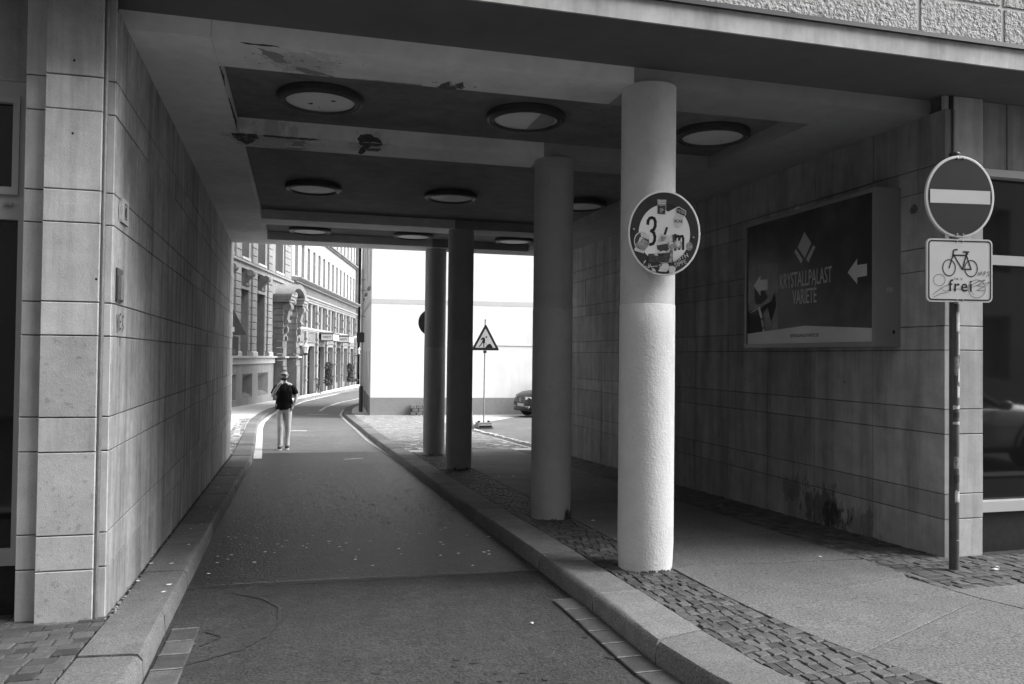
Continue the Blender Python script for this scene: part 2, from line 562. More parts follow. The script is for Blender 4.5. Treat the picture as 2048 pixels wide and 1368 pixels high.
road = struct('roadway')
mb = MB()
sheet(mb, cut(KL, 3.2, 6.2, 10), cut(KR, 3.2, 6.12, 10), 16, 12, -.13)
mb.build('asphalt_surface', M['asph_old'], road)
mb = MB()
sheet(mb, cut(KL, 6.2, 17.6, 20), cut(KR, 6.12, 17.4, 20), 40, 12, -.128)
mb.build('asphalt_surface', M['asph'], road)
mb = MB()
sheet(mb, cut(KL, 17.55, 84, 80), cut(KR, 17.35, 74, 80), 90, 8, -.130)
mb.build('asphalt_surface', M['asph_lit'], road)
# pale seam across the road, bitumen crack, oil stains


def ribbon_ground(mb, pts, wd, off, jit=.35):
    P = resample(pts, max(8, int(len(pts) * 7)))
    L_, R_ = [], []
    for k in range(len(P)):
        t = P[min(k + 1, len(P) - 1)] - P[max(k - 1, 0)]
        t = t / (np.hypot(*t) + 1e-9)
        ww = wd * (1 + random.uniform(-jit, jit)) / 2
        c = P[k] + np.array([random.uniform(-1, 1), random.uniform(-1, 1)]) * wd * .15
        L_.append((c[0] - t[1] * ww, c[1] + t[0] * ww))
        R_.append((c[0] + t[1] * ww, c[1] - t[0] * ww))
    V = []
    for a, b in zip(L_, R_):
        V += [(a[0], a[1], gz(a[1]) + off), (b[0], b[1], gz(b[1]) + off)]
    mb.add(V, [(2 * k, 2 * k + 1, 2 * k + 3, 2 * k + 2) for k in range(len(L_) - 1)])


mb = MB()
ribbon_ground(mb, [(-.60, 6.26), (.1, 6.25), (.62, 6.22)], .022, -.124, .6)
ribbon_ground(mb, [(.62, 6.22), (1.4, 6.17), (1.86, 6.14)], .012, -.124, .6)
mb.build('seam', M['seam'], road)
mb = MB()
ribbon_ground(mb, [(-.55, 4.55), (-.30, 4.72), (-.16, 4.95), (-.10, 5.25), (-.10, 5.55), (-.22, 5.8), (-.42, 6.0)], .018, -.125, .6)
ribbon_ground(mb, [(-.52, 4.85), (-.42, 5.0), (-.52, 5.12)], .016, -.125, .6)
mb.build('tar_crack', M['bitumen'], road)
mb = MB()
for _ in range(30):
    cx, cy = random.gauss(1.05, .4), random.gauss(3.95, .45)
    rad = random.uniform(.008, .026)
    mb.poly([(cx + rad * random.uniform(.6, 1.3) * math.cos(a) * 1.2, cy + rad * random.uniform(.6, 1.3) * math.sin(a), gz(cy) - .1255) for a in np.linspace(0, 6.28, 9)[:-1]])
o = mb.build('oil_stains', M['bitumen'], road, fix=False)
o['kind'] = 'stuff'
# pale painted ticks beyond the exit
mb = MB()
for pts, wd in (([(.38, 34.84), (1.18, 34.73)], .25), ([(.94, 37.6), (1.26, 41), (2.27, 46.7), (3.78, 52)], .14), ([(-.45, 24.96), (.26, 24.82)], .22), ([(.87, 15.75), (1.22, 15.93)], .09)):
    ribbon_ground(mb, pts, wd, -.122, .1)
mb.build('road_marking', M['pale_stone'], road)
# pale gutter strips along both kerbs outside
mb = MB()
a = cut(KL, 16.3, 60, 60)
sheet(mb, [(x + .01, y) for x, y in a], [(x + .17, y) for x, y in a], 70, 1, -.122)
a = cut(KR, 16.2, 43, 40)
sheet(mb, [(x - .01, y) for x, y in a], [(x - (.02 + .10 * min(1, (y - 16.2) / 4)), y) for x, y in a], 50, 1, -.122)
mb.build('gutter_strip', M['pale_stone'], road)

# granite setts in the gutters at the mouth
for side, pts in ((-1, [(-.73, 3.3), (-.72, 4.3), (-.715, 5.12)]), (1, [(1.885, 3.35), (1.84, 3.9), (1.86, 4.95)])):
    P = resample(pts, 200)
    ys = np.arange(3.35 if side > 0 else 3.3, 5.0, .235)
    for y in ys:
        x0 = float(np.interp(y, P[:, 1], P[:, 0]))
        x1 = float(np.interp(y + .22, P[:, 1], P[:, 0]))
        wv = .155 * (1 if side < 0 else -1)
        q = [(x0, y), (x0 + wv, y), (x1 + wv, y + .222), (x1, y + .222)]
        mb = MB()
        tp = [Vector((a + random.uniform(-.003, .003), b + random.uniform(-.004, .004), gz(b) - .118)) for a, b in q]
        c = sum(tp, Vector()) / 4
        lo = [p - Vector((0, 0, .05)) for p in tp]
        up = [p + (c - p) * .07 + Vector((0, 0, .004)) for p in tp]
        mb.rings([lo, tp, up])
        mb.build('gutter_sett', M['sett'], road)
        mb = MB()
        mb.poly([Vector((q[3][0], q[3][1] - .001, gz(y) - .121)), Vector((q[2][0], q[2][1] - .001, gz(y) - .121)), Vector((q[2][0], q[2][1] + .014, gz(y) - .121)), Vector((q[3][0], q[3][1] + .014, gz(y) - .121))])
        mb.build('mortar_joint', M['seam'], road, fix=False)


# ---- kerbs: every stone a part
def kerb(name, outer, inner, ycuts, flip):
    root = struct(name)
    po = resample(outer, 900)
    pi = resample(inner, 900)
    # match parameters by index of nearest original vertex: use piecewise mapping through original polylines
    O, I = np.array(outer, float), np.array(inner, float)
    Lo = np.r_[0, np.cumsum(np.hypot(*np.diff(O, axis=0).T))]
    tt = np.arange(len(O))

    def pt(s):
        k = np.interp(s, Lo, tt)
        return (np.array([np.interp(k, tt, O[:, 0]), np.interp(k, tt, O[:, 1])]), np.array([np.interp(k, tt, I[:, 0]), np.interp(k, tt, I[:, 1])]))
    for s0, s1 in zip(ycuts[:-1], ycuts[1:]):
        n = max(3, int((s1 - s0) / .45) + 1)
        rg = []
        dz = random.uniform(-.004, .004)
        for s in np.linspace(s0 + .008, s1 - .008, n):
            a, b = pt(s)
            d = (b - a) / np.hypot(*(b - a))
            z = gz(a[1]) + dz
            j = random.uniform(-.004, .004)
            rg.append([Vector((a[0] - d[0] * .012, a[1] - d[1] * .012, z - .22)), Vector((a[0] + d[0] * j, a[1] + d[1] * j, z - .03 + j)), Vector((a[0] + d[0] * .022, a[1] + d[1] * .022, z - .004 + j * .5)),
                       Vector((a[0] + d[0] * .05, a[1] + d[1] * .05, z)), Vector((b[0] - d[0] * .006, b[1] - d[1] * .006, z)), Vector((b[0], b[1], z - .22))])
        mb = MB()
        mb.rings(rg)
        mb.build('kerb_stone', M['granite'], root, smooth=True)
    return root


def arc_at_y(poly, ys):
    O = np.array(poly, float)
    Lo = np.r_[0, np.cumsum(np.hypot(*np.diff(O, axis=0).T))]
    return [float(np.interp(y, O[3:, 1], Lo[3:])) for y in ys]


kerb('left_kerb', KL, KLI, [0, 1.5, 3, 4.5, 6.0] + arc_at_y(KL, [2.95, 4.38, 5.17, 6.25, 7.3, 8.33, 9.4, 10.4, 11.36, 12.4, 13.5, 14.6, 15.7, 17, 18.3, 19.7, 21, 22.3, 23.6, 25, 26.5, 28, 29.5, 31, 33, 35, 37, 39, 42, 45, 48, 52, 56, 60, 66, 72, 84]), 1)
kerb('right_kerb', KR, KRI, [0, 2, 4, 6, 8] + arc_at_y(KR, [2.6, 3.93, 4.93, 6.15, 7.35, 8.5, 8.9, 10.68, 11.9, 13.1, 14.3, 15.5, 16.7, 17.9, 19.1, 20.3, 21.5, 22.8, 24.1, 25.4, 27, 29, 31, 33, 34.5, 36, 38, 40, 41.5, 43.5, 47, 51, 55, 60, 66, 74]), 1)

# ---- pavement beds (the joint sand under cobbles and slabs)
mb = MB()
sheet(mb, cut(KRI, 3.0, 15.6, 40), [(5.3 if y > 5.25 else 12, y) for y in np.linspace(3.0, 15.6, 40)], 120, 14, -.011)
sheet(mb, [(2.9, 2.6), (2.4, 3.0)], [(12, 2.6), (12, 3.0)], 3, 4, -.011)
mb.build('pavement', M['sand'], kind='structure')
mb = MB()
sheet(mb, [(-12, 2.62), (-12, 5.6)], [(-1.35, 2.8), (-1.06, 5.6)], 12, 12, -.011)
sheet(mb, cut(KLI, 5.0, 16.3, 30), [(x - .25, y) for x, y in cut(KLI, 5.0, 16.3, 30)], 40, 2, -.015)
mb.build('pavement', M['sand'], kind='structure')


# ---- cobbles
def cobble_mesh(q, h, mbs):
    """q: four plan corners; adds one stone"""
    c = [sum(p[0] for p in q) / 4, sum(p[1] for p in q) / 4]
    lo, md, up = [], [], []
    tilt = random.uniform(-.02, .02), random.uniform(-.02, .02)
    for p in q:
        dx, dy = c[0] - p[0], c[1] - p[1]
        l = math.hypot(dx, dy)
        x, y = p[0] + dx / l * .002, p[1] + dy / l * .002
        z = gz(y) + h + (x - c[0]) * tilt[0] + (y - c[1]) * tilt[1]
        lo.append((x, y, z - .035))
        md.append((x, y, z - .005))
        up.append((x + dx * .11, y + dy * .11, z))
    n = len(q)
    mbs.add(lo + md + up, [(k, (k + 1) % n, n + (k + 1) % n, n + k) for k in range(n)] + [(n + k, n + (k + 1) % n, 2 * n + (k + 1) % n, 2 * n + k) for k in range(n)] + [tuple(range(2 * n, 3 * n))])


def cobbles(root, left, right, y0, y1, limit, pitch=.098, wid=(.075, .125), skew=0.0, keep=None, m='cobble'):
    """rows of setts across the strip between the polylines left(y), right(y); the first `limit` stones are parts, the rest one stuff part"""
    rest = MB()
    cnt = 0
    y = y0
    while y < y1:
        d = pitch * random.uniform(.9, 1.12)
        x = left(y) - random.uniform(0, .04)
        xr = right(y)
        while x < xr - .02:
            wd = random.uniform(*wid)
            xe = min(x + wd, xr)
            if xr - xe < .035:
                xe = xr
            j = lambda s=.007: random.uniform(-s, s)
            sk = lambda xx: skew * (xx - left(y))
            x_ = max(x, left(y))
            q = [(x_ + j(), y + j() + sk(x_)), (xe - .003 + j(), y + j() + sk(xe)), (xe - .003 + j(), y + d - .004 + j() + sk(xe)), (x_ + j(), y + d - .004 + j() + sk(x_))]
            if (keep is None or keep(x_ + wd / 2, y)) and xe - x_ > .03:
                h = random.gauss(-.002, .0025)
                if cnt < limit:
                    one = MB()
                    cobble_mesh(q, h, one)
                    one.build('cobble', M[m], root, fix=False)
                    cnt += 1
                else:
                    cobble_mesh(q, h, rest)
            x = xe
        y += d
    if rest.v:
        o = rest.build('cobbles', M[m], root, fix=False)
        o['kind'] = 'stuff'


COLX = [2.522, 2.515, 2.492, 2.482]
COLY = [5.53, 7.83, 12.62, 15.03]
incol = lambda x, y: all((x - cx) ** 2 + (y - c) ** 2 > .18 ** 2 for cx, c in zip(COLX, COLY))
cobbles(struct('cobbled_strip'), lambda y: at_y(KRI[3:], y) + .005, lambda y: at_y(SLL, y) - .006, 3.05, 15.6, 300, pitch=.084, wid=(.055, .085), keep=incol, skew=.12)
cobbles(struct('cobbled_strip'), lambda y: 4.30, lambda y: RX - .01, 5.26, 15.6, 290, pitch=.09, wid=(.06, .095), skew=-.05)
cobbles(struct('cobbled_corner'), lambda y: 4.24 if y < 5.2 else 4.30, lambda y: 7.0, 4.42, 5.24, 295, pitch=.09, wid=(.08, .125), skew=-.03)
cobbles(struct('cobbled_corner'), lambda y: -3.2, lambda y: at_y(KLI[3:], y) - .006, 3.35, 5.18, 300, pitch=.10, wid=(.08, .14), skew=.05, keep=lambda x, y: x > -1.2 - (y - 3.2) * .8)
mb = MB()
sheet(mb, [(-12, 2.7), (-12, 5.4)], [(-2.75, 2.7), (-2.75, 5.4)], 8, 4, -.006)
mb.build('pavement', M['cobble'], kind='structure')

# ---- big granite slabs of the walkway
slabs = struct('slab_walkway')


def slab(pts, sub=6):
    c = Vector((sum(p[0] for p in pts) / len(pts), sum(p[1] for p in pts) / len(pts), 0))
    rg = [[], [], []]
    P = []
    for a, b in zip(pts, pts[1:] + pts[:1]):
        for k in range(sub):
            P.append((a[0] + (b[0] - a[0]) * k / sub, a[1] + (b[1] - a[1]) * k / sub))
    for x, y in P:
        d = Vector((c.x - x, c.y - y))
        d.normalize()
        rg[0].append((x + d.x * .002, y + d.y * .002, gz(y) - .03))
        rg[1].append((x + d.x * .002, y + d.y * .002, gz(y) - .003))
        rg[2].append((x + d.x * .007, y + d.y * .007, gz(y)))
    m_ = MB()
    n = len(P)
    m_.rings(rg, cap=False)
    m_.f.append(tuple(range(2 * n, 3 * n)))
    m_.build('paving_slab', M['slab'], slabs, fix=False)


slab([(2.715, 3.9), (2.69, 4.416), (4.186, 4.757), (4.234, 4.179), (2.775, 3.477)])
slab([(2.69, 4.42), (2.68, 4.8), (2.70, 5.455), (4.29, 5.335), (4.27, 4.9), (4.186, 4.762)])
slab([(2.778, 3.472), (4.234, 4.174), (4.30, 3.92), (5.2, 2.6), (2.95, 2.6)])
slab([(4.240, 4.174), (4.19, 4.757), (4.226, 4.41), (4.9, 4.41), (5.7, 4.41), (5.7, 3.6), (4.31, 3.93)])
slab([(5.706, 4.41), (7.2, 4.41), (7.2, 3.2), (5.706, 3.6)])
slab([(4.31, 3.92), (5.7, 3.594), (7.2, 3.194), (7.2, 2.6), (5.21, 2.6)])
ys = [5.45, 6.55, 7.65, 8.65, 9.5, 10.9, 11.55, 13, 14.5, 16.2]
for a, b in zip(ys[:-1], ys[1:]):
    sk = -.085
    slab([(2.69, a + .006), (2.69, b), (4.29, b + sk), (4.29, a + sk + .006)])

# ---- yard and pavements beyond the exit
mb = MB()
sheet(mb, cut(KRI, 15.6, 41, 30), [(4.78 if y < 24 else 4.78 + (y - 24) * .6, y) for y in np.linspace(15.6, 36, 30)], 60, 8, -.006)
mb.build('yard', M['paver_out'], kind='structure')
mb = MB()
sheet(mb, [(4.80, 15.6), (4.80, 24), (12, 36)], [(20, 15.6), (20, 24), (24, 36)], 30, 8, -.012)
mb.build('yard', M['asph_lit'], kind='structure')
for k, (x0_, x1_, y0_, y1_, lim) in enumerate(((2.16, 4.7, 15.66, 31, 300),)):
    r_ = struct('cobbled_yard')
    cobbles(r_, lambda y: at_y(KRI[3:], y) + .01, lambda y: 4.70, 16.22, 31.2, 300, pitch=.15, wid=(.11, .17), m='cobble_out')
mb = MB()
ribbon_ground(mb, [(4.74, 22.3), (4.80, 19), (4.88, 16.6), (4.9, 15.4)], .05, .012, .05)
mb.build('drain_rail', M['metal_d'], kind='structure')
mb = MB()
for k in range(60):
    y = 15.6 + k * .115
    x = 4.98 + random.uniform(-.03, .03) - (y - 15.6) * .02
    mb.box(x, x + .09, y, y + .1, gz(y) - .03, gz(y) + .01 + random.uniform(0, .02))
mb.build('edging_stones', M['pale_stone'], kind='structure')
mb = MB()
sheet(mb, [(-5.5, 16), (-5.2, 30), (-3.2, 40), (-1.2, 48), (1.5, 60), (4.5, 75), (6.2, 84)], [(-1.24, 16), (-1.66, 29.4), (-1.36, 37.2), (-.26, 47.2), (2.64, 61.1), (5.9, 74), (8.2, 84.1)], 60, 6, -.004)
mb.build('pavement', M['pale_stone'], kind='structure')
r_ = struct('cobbled_strip')
cobbles(r_, lambda y: at_y(KLI[3:], y) - .36, lambda y: at_y(KLI[3:], y) - .01, 16.0, 30, 300, pitch=.14, wid=(.1, .16), m='cobble_out')
mb = MB()
sheet(mb, cut(KRI, 33.6, 70, 20), [(x + 3, y) for x, y in cut(KRI, 33.6, 70, 20)], 30, 4, -.004)
mb.build('pavement', M['pale_stone'], kind='structure')

# ---- fallen petals and scraps on the road and walks (nobody could count them)
mb = MB()
for _ in range(520):
    if random.random() < .93:
        x, y = random.uniform(-.68, 1.8), random.triangular(6.3, 15, 9.5)
        z = gz(y) - .124
    else:
        x, y = random.choice([random.uniform(-1.06, -.8), random.uniform(2.0, 4.9)]), random.uniform(5.4, 14)
        z = gz(y) + .006
    rad = random.uniform(.007, .022) * (1.5 if random.random() < .15 else 1)
    ph = random.uniform(0, 6)
    mb.poly([(x + rad * random.uniform(.6, 1.2) * math.cos(t + ph), y + rad * random.uniform(.6, 1.2) * math.sin(t + ph), z + random.uniform(0, .003)) for t in (0, 1.25, 2.5, 3.8, 5.0)])
mb.build('litter', M['litter'], kind='stuff', fix=False)
# dark dirt along the foot of the left wall
mb = MB()
for _ in range(170):
    t = random.random() ** 1.3
    p = LWA.lerp(LWB, t)
    x, y = p.x + abs(random.gauss(0, .022)) + .006, p.y + random.uniform(-.1, .1)
    rad = random.uniform(.004, .013)
    z = gz(y) + .001
    mb.poly([(x + rad * math.cos(a), y + rad * math.sin(a), z + (rad * .5 if k % 2 else 0)) for k, a in enumerate((0, 1.2, 2.5, 3.7, 5.0))])
mb.build('debris', M['granite'], kind='stuff', fix=False)

# ------------------------------------------------------------------ the archway building
ZS, ZC, ZO = 3.58, 3.72, 3.70            # beam soffit, coffer ceiling, overhang soffit
arch = thing('archway_building', 'office building spanning the lane, with a dark coffered soffit and a roughcast wall above', 'building', (2, 4.66, 3.7))
mb = MB()
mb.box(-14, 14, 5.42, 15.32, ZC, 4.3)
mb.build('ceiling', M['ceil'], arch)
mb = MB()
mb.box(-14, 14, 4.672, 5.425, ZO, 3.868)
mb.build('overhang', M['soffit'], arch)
mb = MB()
mb.box(-14, 14, 4.655, 4.674, ZO - .003, 3.842)
mb.build('fascia', M['fascia'], arch)
mb = MB()
mb.box(-14, 14, 4.628, 4.72, 3.842, 3.872)
mb.prism(Fr((-14, 0, 0), (0, 1, 0), (0, 0, 1)), [(4.628, 3.872), (4.72, 3.872), (4.72, 3.9)], 0, 28)
mb.build('flashing', M['metal_d'], arch)
mb = MB()
mb.box(-14, 14, 4.75, 15.32, 3.868, 13)
mb.build('upper_wall', M['smooth'], arch)
Fu = Fr((0, 4.75, 0), (1, 0, 0), (0, 0, 1))
zr = [3.905, 4.185, 4.67, 5.15, 5.64]
rowx = [[-1.9, -.05, 1.78, 2.55, 4.26, 5.01, 6.8, 8.6], [-1.2, .7, 2.5, 3.3, 5.0, 6.8, 8.6]]
for k in range(4):
    xs = rowx[k % 2]
    for a, b in zip(xs[:-1], xs[1:]):
        mb = MB()
        mb.cbox(Fu, a + .017, b - .017, zr[k] + (.0 if k == 0 else .012), zr[k + 1] - .012, 0, .009, .004)
        mb.build('render_panel', M['rough'], arch)


def beam(x0, x1, y0, y1, z0, m, dz=0):
    b_ = MB()
    b_.box(x0, x1, y0, y1, z0, ZC + .002 + dz)
    return b_.build('beam', m, arch)


XP = 2.352
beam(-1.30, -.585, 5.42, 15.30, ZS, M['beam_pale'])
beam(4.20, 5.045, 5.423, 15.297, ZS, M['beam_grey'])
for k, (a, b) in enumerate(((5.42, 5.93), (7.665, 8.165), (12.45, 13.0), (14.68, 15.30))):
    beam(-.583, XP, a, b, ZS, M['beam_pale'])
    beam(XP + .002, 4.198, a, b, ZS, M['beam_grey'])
# bare patches where the paint has come off the beams


def patch(F, pts, rough=.012, m=None, w=.002):
    P = []
    for a, b in zip(pts, pts[1:] + pts[:1]):
        l = math.hypot(b[0] - a[0], b[1] - a[1])
        n = max(1, int(l / .03))
        for k in range(n):
            P.append((a[0] + (b[0] - a[0]) * k / n + random.uniform(-rough, rough), a[1] + (b[1] - a[1]) * k / n + random.uniform(-rough, rough)))
    m_ = MB()
    m_.flat(F, P, w)
    m_.build('peeled_patch', m or M['peel'], arch, fix=False)


Fdn = Fr((0, 0, ZS), (1, 0, 0), (0, -1, 0))                   # soffit seen from below: u = x, v = -y
Fb2 = Fr((0, 7.665, 0), (1, 0, 0), (0, 0, 1))
Fl = Fr((-.585, 0, 0), (0, 1, 0), (0, 0, 1), (1, 0, 0))
patch(Fdn, [(-.66, -7.7), (-.42, -7.68), (-.40, -7.8), (-.52, -8.1), (-.60, -7.95)])
patch(Fdn, [(-.36, -7.68), (.12, -7.68), (.16, -7.72), (-.05, -7.76), (-.36, -7.74)], .01)
patch(Fdn, [(-.2, -8.1), (.05, -8.05), (-.05, -8.16), (-.3, -8.16)], .02, M['beam_grey'], .0015)
patch(Fdn, [(-.1, -7.82), (.02, -7.8), (0, -8.0), (-.12, -8.02)], .02, M['beam_grey'], .0013)
patch(Fb2, [(.50, 3.60), (.53, 3.655), (.62, 3.66), (.72, 3.61), (.74, 3.583), (.52, 3.583)], .008)
patch(Fdn, [(.51, -7.67), (.74, -7.67), (.72, -7.76), (.63, -7.80), (.57, -8.14), (.54, -8.13), (.55, -7.82)], .012)
patch(Fdn, [(.60, -7.86), (.74, -7.84), (.72, -7.98), (.61, -7.97)], .012, M['soffit'])
patch(Fdn, [(-.30, -5.52), (-.16, -5.55), (-.10, -5.75), (-.22, -5.72)], .02, M['beam_grey'])
patch(Fdn, [(-.14, -5.76), (.10, -5.84), (.22, -5.92), (.02, -5.90)], .015, M['beam_grey'])
patch(Fdn, [(-.42, -5.43), (-.18, -5.43), (-.16, -5.45), (-.35, -5.46)], .006)
patch(Fdn, [(.98, -5.88), (1.04, -5.76), (1.06, -5.90), (1.14, -5.75), (1.17, -5.90), (1.1, -5.925), (.96, -5.925)], .012, M['soffit'])
patch(Fdn, [(.35, -5.91), (.85, -5.90), (.85, -5.925), (.35, -5.925)], .006, M['beam_grey'], .0015)
patch(Fl, [(6.0, 3.60), (6.35, 3.64), (6.4, 3.584), (5.97, 3.584)], .008)
patch(Fl, [(6.8, 3.62), (7.5, 3.65), (7.62, 3.584), (6.7, 3.584)], .01)

mb = MB()
for cx, cy_, sx_, sy_, n_ in ((-.45, -7.85, .25, .12, 60), (.62, -7.8, .2, .2, 40), (-.05, -5.7, .3, .15, 40), (1.05, -5.85, .2, .06, 25), (-.1, -7.75, .3, .1, 40)):
    for _ in range(n_):
        a, b = random.gauss(cx, sx_ * .6), random.gauss(cy_, sy_ * .6)
        if not (-8.15 < b < -7.68 or -5.92 < b < -5.44):
            continue
        r_ = random.uniform(.004, .016)
        mb.flat(Fdn, [(a + r_ * random.uniform(.5, 1.6) * math.cos(q), b + r_ * random.uniform(.4, 1) * math.sin(q)) for q in (0, 1.2, 2.5, 3.9, 5.1)], .0025)
o = mb.build('paint_flakes', M['beam_grey'], arch, fix=False)
o['kind'] = 'stuff'

# ---- ceiling lamps, three rows of three
lamp_labels = [['round ceiling lamp with two dark holes in its disc, left in the street-side row', 'round ceiling lamp with a half dark disc, middle of the street-side row', 'round ceiling lamp just behind the front column, right in the street-side row'],
               ['round ceiling lamp over the left side of the lane in the middle row', 'round ceiling lamp over the right side of the lane in the middle row', 'round ceiling lamp half hidden by the second column, right in the middle row'],
               ['small ceiling lamp above the lane, left in the row by the exit', 'small ceiling lamp above the kerb, middle of the row by the exit', 'small ceiling lamp above the walkway, right in the row by the exit']]
ring_me = MB().lathe((0, 0, 0), [(.335, 0), (.352, -.012), (.350, -.055), (.335, -.068), (.318, -.07), (.312, -.062), (.300, -.066), (.288, -.07), (.281, -.055), (.281, -.02)], 48, False).mesh('ring', M['lamp_ring'], True)
lens_me = MB().lathe((0, 0, 0), [(.30, -.028), (.282, -.052), (.2, -.058), (.001, -.060)], 48, False).mesh('lens', M['lens'], True)
for j, y in enumerate((6.82, 10.48, 14.1)):
    for i, x in enumerate((.135, 1.92, 3.77)):
        t = thing('ceiling_lamp', lamp_labels[j][i], 'ceiling lamp', (x, y, ZC), 0, 'round ceiling lamps under the passage')
        place('ring', ring_me, t, (x, y, ZC))
        ln = place('diffuser', lens_me, t, (x, y, ZC))
        Fd = Fr((x, y, ZC - .061), (1, 0, 0), (0, -1, 0))
        hs = {(0, 0): [(-.08, -.05, .028), (.10, .07, .024), (-.01, -.13, .012)], (0, 1): [(.10, .02, .03), (.13, .03, .018)], (0, 2): [(.12, -.05, .01)], (1, 0): [(0, .0, .012)]}.get((j, i), [])
        for (a, b, r_) in hs:
            m_ = MB()
            m_.flat(Fd, [(a + r_ * random.uniform(.6, 1.3) * math.cos(q), b + r_ * random.uniform(.5, 1.0) * math.sin(q)) for q in np.linspace(0, 6.28, 10)[:-1]], 0)
            m_.build('hole', M['black'], t, fix=False)
        if (j, i) == (0, 1):
            m_ = MB()
            m_.flat(Fd, [(.07, -.25)] + [(.262 * math.cos(q), .262 * math.sin(q)) for q in np.linspace(-1.28, 1.28, 14)] + [(.07, .25)], -.0005 + .001)
            m_.build('grey_segment', M['beam_grey'], t, fix=False)  # flat grey segment covering one side of the disc

# ---- stone courses
CZ = [.0, .295, .495, .972, 1.172, 1.645, 1.84, 2.30, 2.49, 2.955, 3.155, 3.585]


def stone_wall(root, F, cols, levels, m, back=.10, gap=.003, low=-.45, top=None, mats=None, skip=None):
    """panels with recessed joints in frame F (u along, v up, w out)"""
    cache = {}
    for k in range(len(levels) - 1):
        for a, b in zip(cols[:-1], cols[1:]):
            if skip and skip(a, k):
                continue
            z0, z1 = levels[k], levels[k + 1]
            if k == 0:
                z0 = low
            key = (round(b - a, 3), round(z1 - z0, 3), k if mats else 0)
            if key not in cache:
                G = Fr((0, 0, 0), F.U, F.V, F.N)
                cache[key] = MB().cbox(G, gap, b - a - gap, gap, z1 - z0 - gap, -back, 0, .004).mesh('stone_panel', mats[k % len(mats)] if mats else m)
            o = place('stone_panel', cache[key], root, F.p(a, z0, random.uniform(-.0025, .0015)))


# left passage wall
dl = (LWB - LWA)
Ll = dl.length
FL = Fr(LWA, dl, (0, 0, 1), (dl.y, -dl.x, 0))
wl = thing('stone_wall', 'streaked limestone wall along the left side of the passage', 'wall', LWA)
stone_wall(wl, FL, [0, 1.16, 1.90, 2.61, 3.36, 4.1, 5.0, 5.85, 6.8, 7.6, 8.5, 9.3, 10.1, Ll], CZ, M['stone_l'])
mb = MB()
mb.fbox(FL, .06, Ll - .01, -.5, 3.60, -.3, -.008)
mb.build('wall_core', M['joint'], wl)
mb = MB()
mb.box(-14, -1.75, 5.75, 15.3, -.5, 3.9)
mb.build('inner_wall', M['joint'], wl)
# graffiti tag on the left wall
mb = MB()
Fg = Fr(FL.p(.12, 1.73, .002), FL.U, (0, 0, 1), FL.N)
for st in ([(0, .05), (.02, -.06), (.05, .05), (.06, -.05)], [(.13, .06), (.09, .05), (.095, -.04), (.14, -.03)], [(.10, .01), (.13, .012)], [(.22, .05), (.17, .04), (.18, 0), (.22, -.02), (.17, -.05)], [(.09, -.08), (.115, -.14), (.13, -.09)]):
    mb.ribbon(Fg, st, .012, 0)
mb.build('graffiti', M['ink'], wl, fix=False)
# right passage wall
FR_ = Fr((RX, 15.6, 0), (0, -1, 0), (0, 0, 1), (-1, 0, 0))
wr = thing('stone_wall', 'dark limestone wall behind the walkway carrying the illuminated poster case', 'wall', (RX, 5.25, 0))
cols = sorted([15.6 - (5.25 + .83 * k) for k in range(13)] + [0.0])
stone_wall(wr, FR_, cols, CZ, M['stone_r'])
mb = MB()
mb.box(RX + .008, RX + .3, 5.31, 15.59, -.5, 3.60)
mb.build('wall_core', M['joint'], wr)
mb = MB()
mb.box(5.45, 14, 5.75, 15.3, -.5, 3.9)
mb.build('inner_wall', M['joint'], wr)
for (yy, zz, rad) in ((5.583, 2.83, .05), (6.45, 1.35, .012), (8.2, 1.33, .012)):
    mb = MB()
    mb.flat(FR_, [(15.6 - yy + rad * random.uniform(.7, 1.1) * math.cos(q), zz + rad * random.uniform(.7, 1.1) * math.sin(q)) for q in np.linspace(0, 6.28, 9)[:-1]], .002)
    mb.build('filled_hole', M['peel'], wr, fix=False)

# pillars at the mouth
CZP = CZ[:-1] + [3.70]
pl = thing('stone_pillar', 'left entrance pillar of stacked pale limestone blocks beside the shop window', 'pillar', (-1.29, 5.09, 0))
Fp = Fr((-1.44, 5.09, 0), (1, 0, 0), (0, 0, 1))
stone_wall(pl, Fp, [0, .307], CZP, M['stone'], back=.25, low=-.06, mats=[M['stone_pit'], M['stone_pit'], M['stone_pit'], M['stone'], M['stone_pit'], M['stone'], M['stone'], M['stone'], M['stone'], M['stone'], M['stone']])
Fp2 = Fr((-1.557, 5.15, 0), (1, 0, 0), (0, 0, 1))
stone_wall(pl, Fp2, [0, .112], CZP, M['stone'], back=.2, low=-.06)
Fp3 = Fr((-1.128, 5.148, 0), (1, 0, 0), (0, 0, 1))
stone_wall(pl, Fp3, [.0, .052], CZP, M['stone'], back=.005, low=-.06)
mb = MB()
mb.box(-1.55, -1.128, 5.165, 5.60, -.4, 3.70)
mb.build('pillar_core', M['joint'], pl)
for zz in (3.24, 2.815, 1.975):
    mb = MB()
    mb.ell(Fr((-1.29 if zz > 2 else -1.15, 5.0885, 0), (1, 0, 0), (0, 0, 1)), 0, zz, .007, .008, 0, 10)
    mb.build('drill_hole', M['black'], pl, fix=False)
pr = thing('stone_pillar', 'right entrance pillar of limestone blocks behind the no entry sign', 'pillar', (5.2, 5.27, 0))
Fq = Fr((5.055, 5.262, 0), (1, 0, 0), (0, 0, 1))
stone_wall(pr, Fq, [0, .306], CZP, M['stone'], back=.25, low=-.06)
Fq2 = Fr((RX, 5.262, 0), (1, 0, 0), (0, 0, 1))
stone_wall(pr, Fq2, [0.004, .055], CZP, M['stone'], back=.03, low=-.06)
mb = MB()
mb.box(RX + .02, 5.355, 5.285, 5.8, -.4, 3.70)
mb.build('pillar_core', M['joint'], pr)
rod = MB()
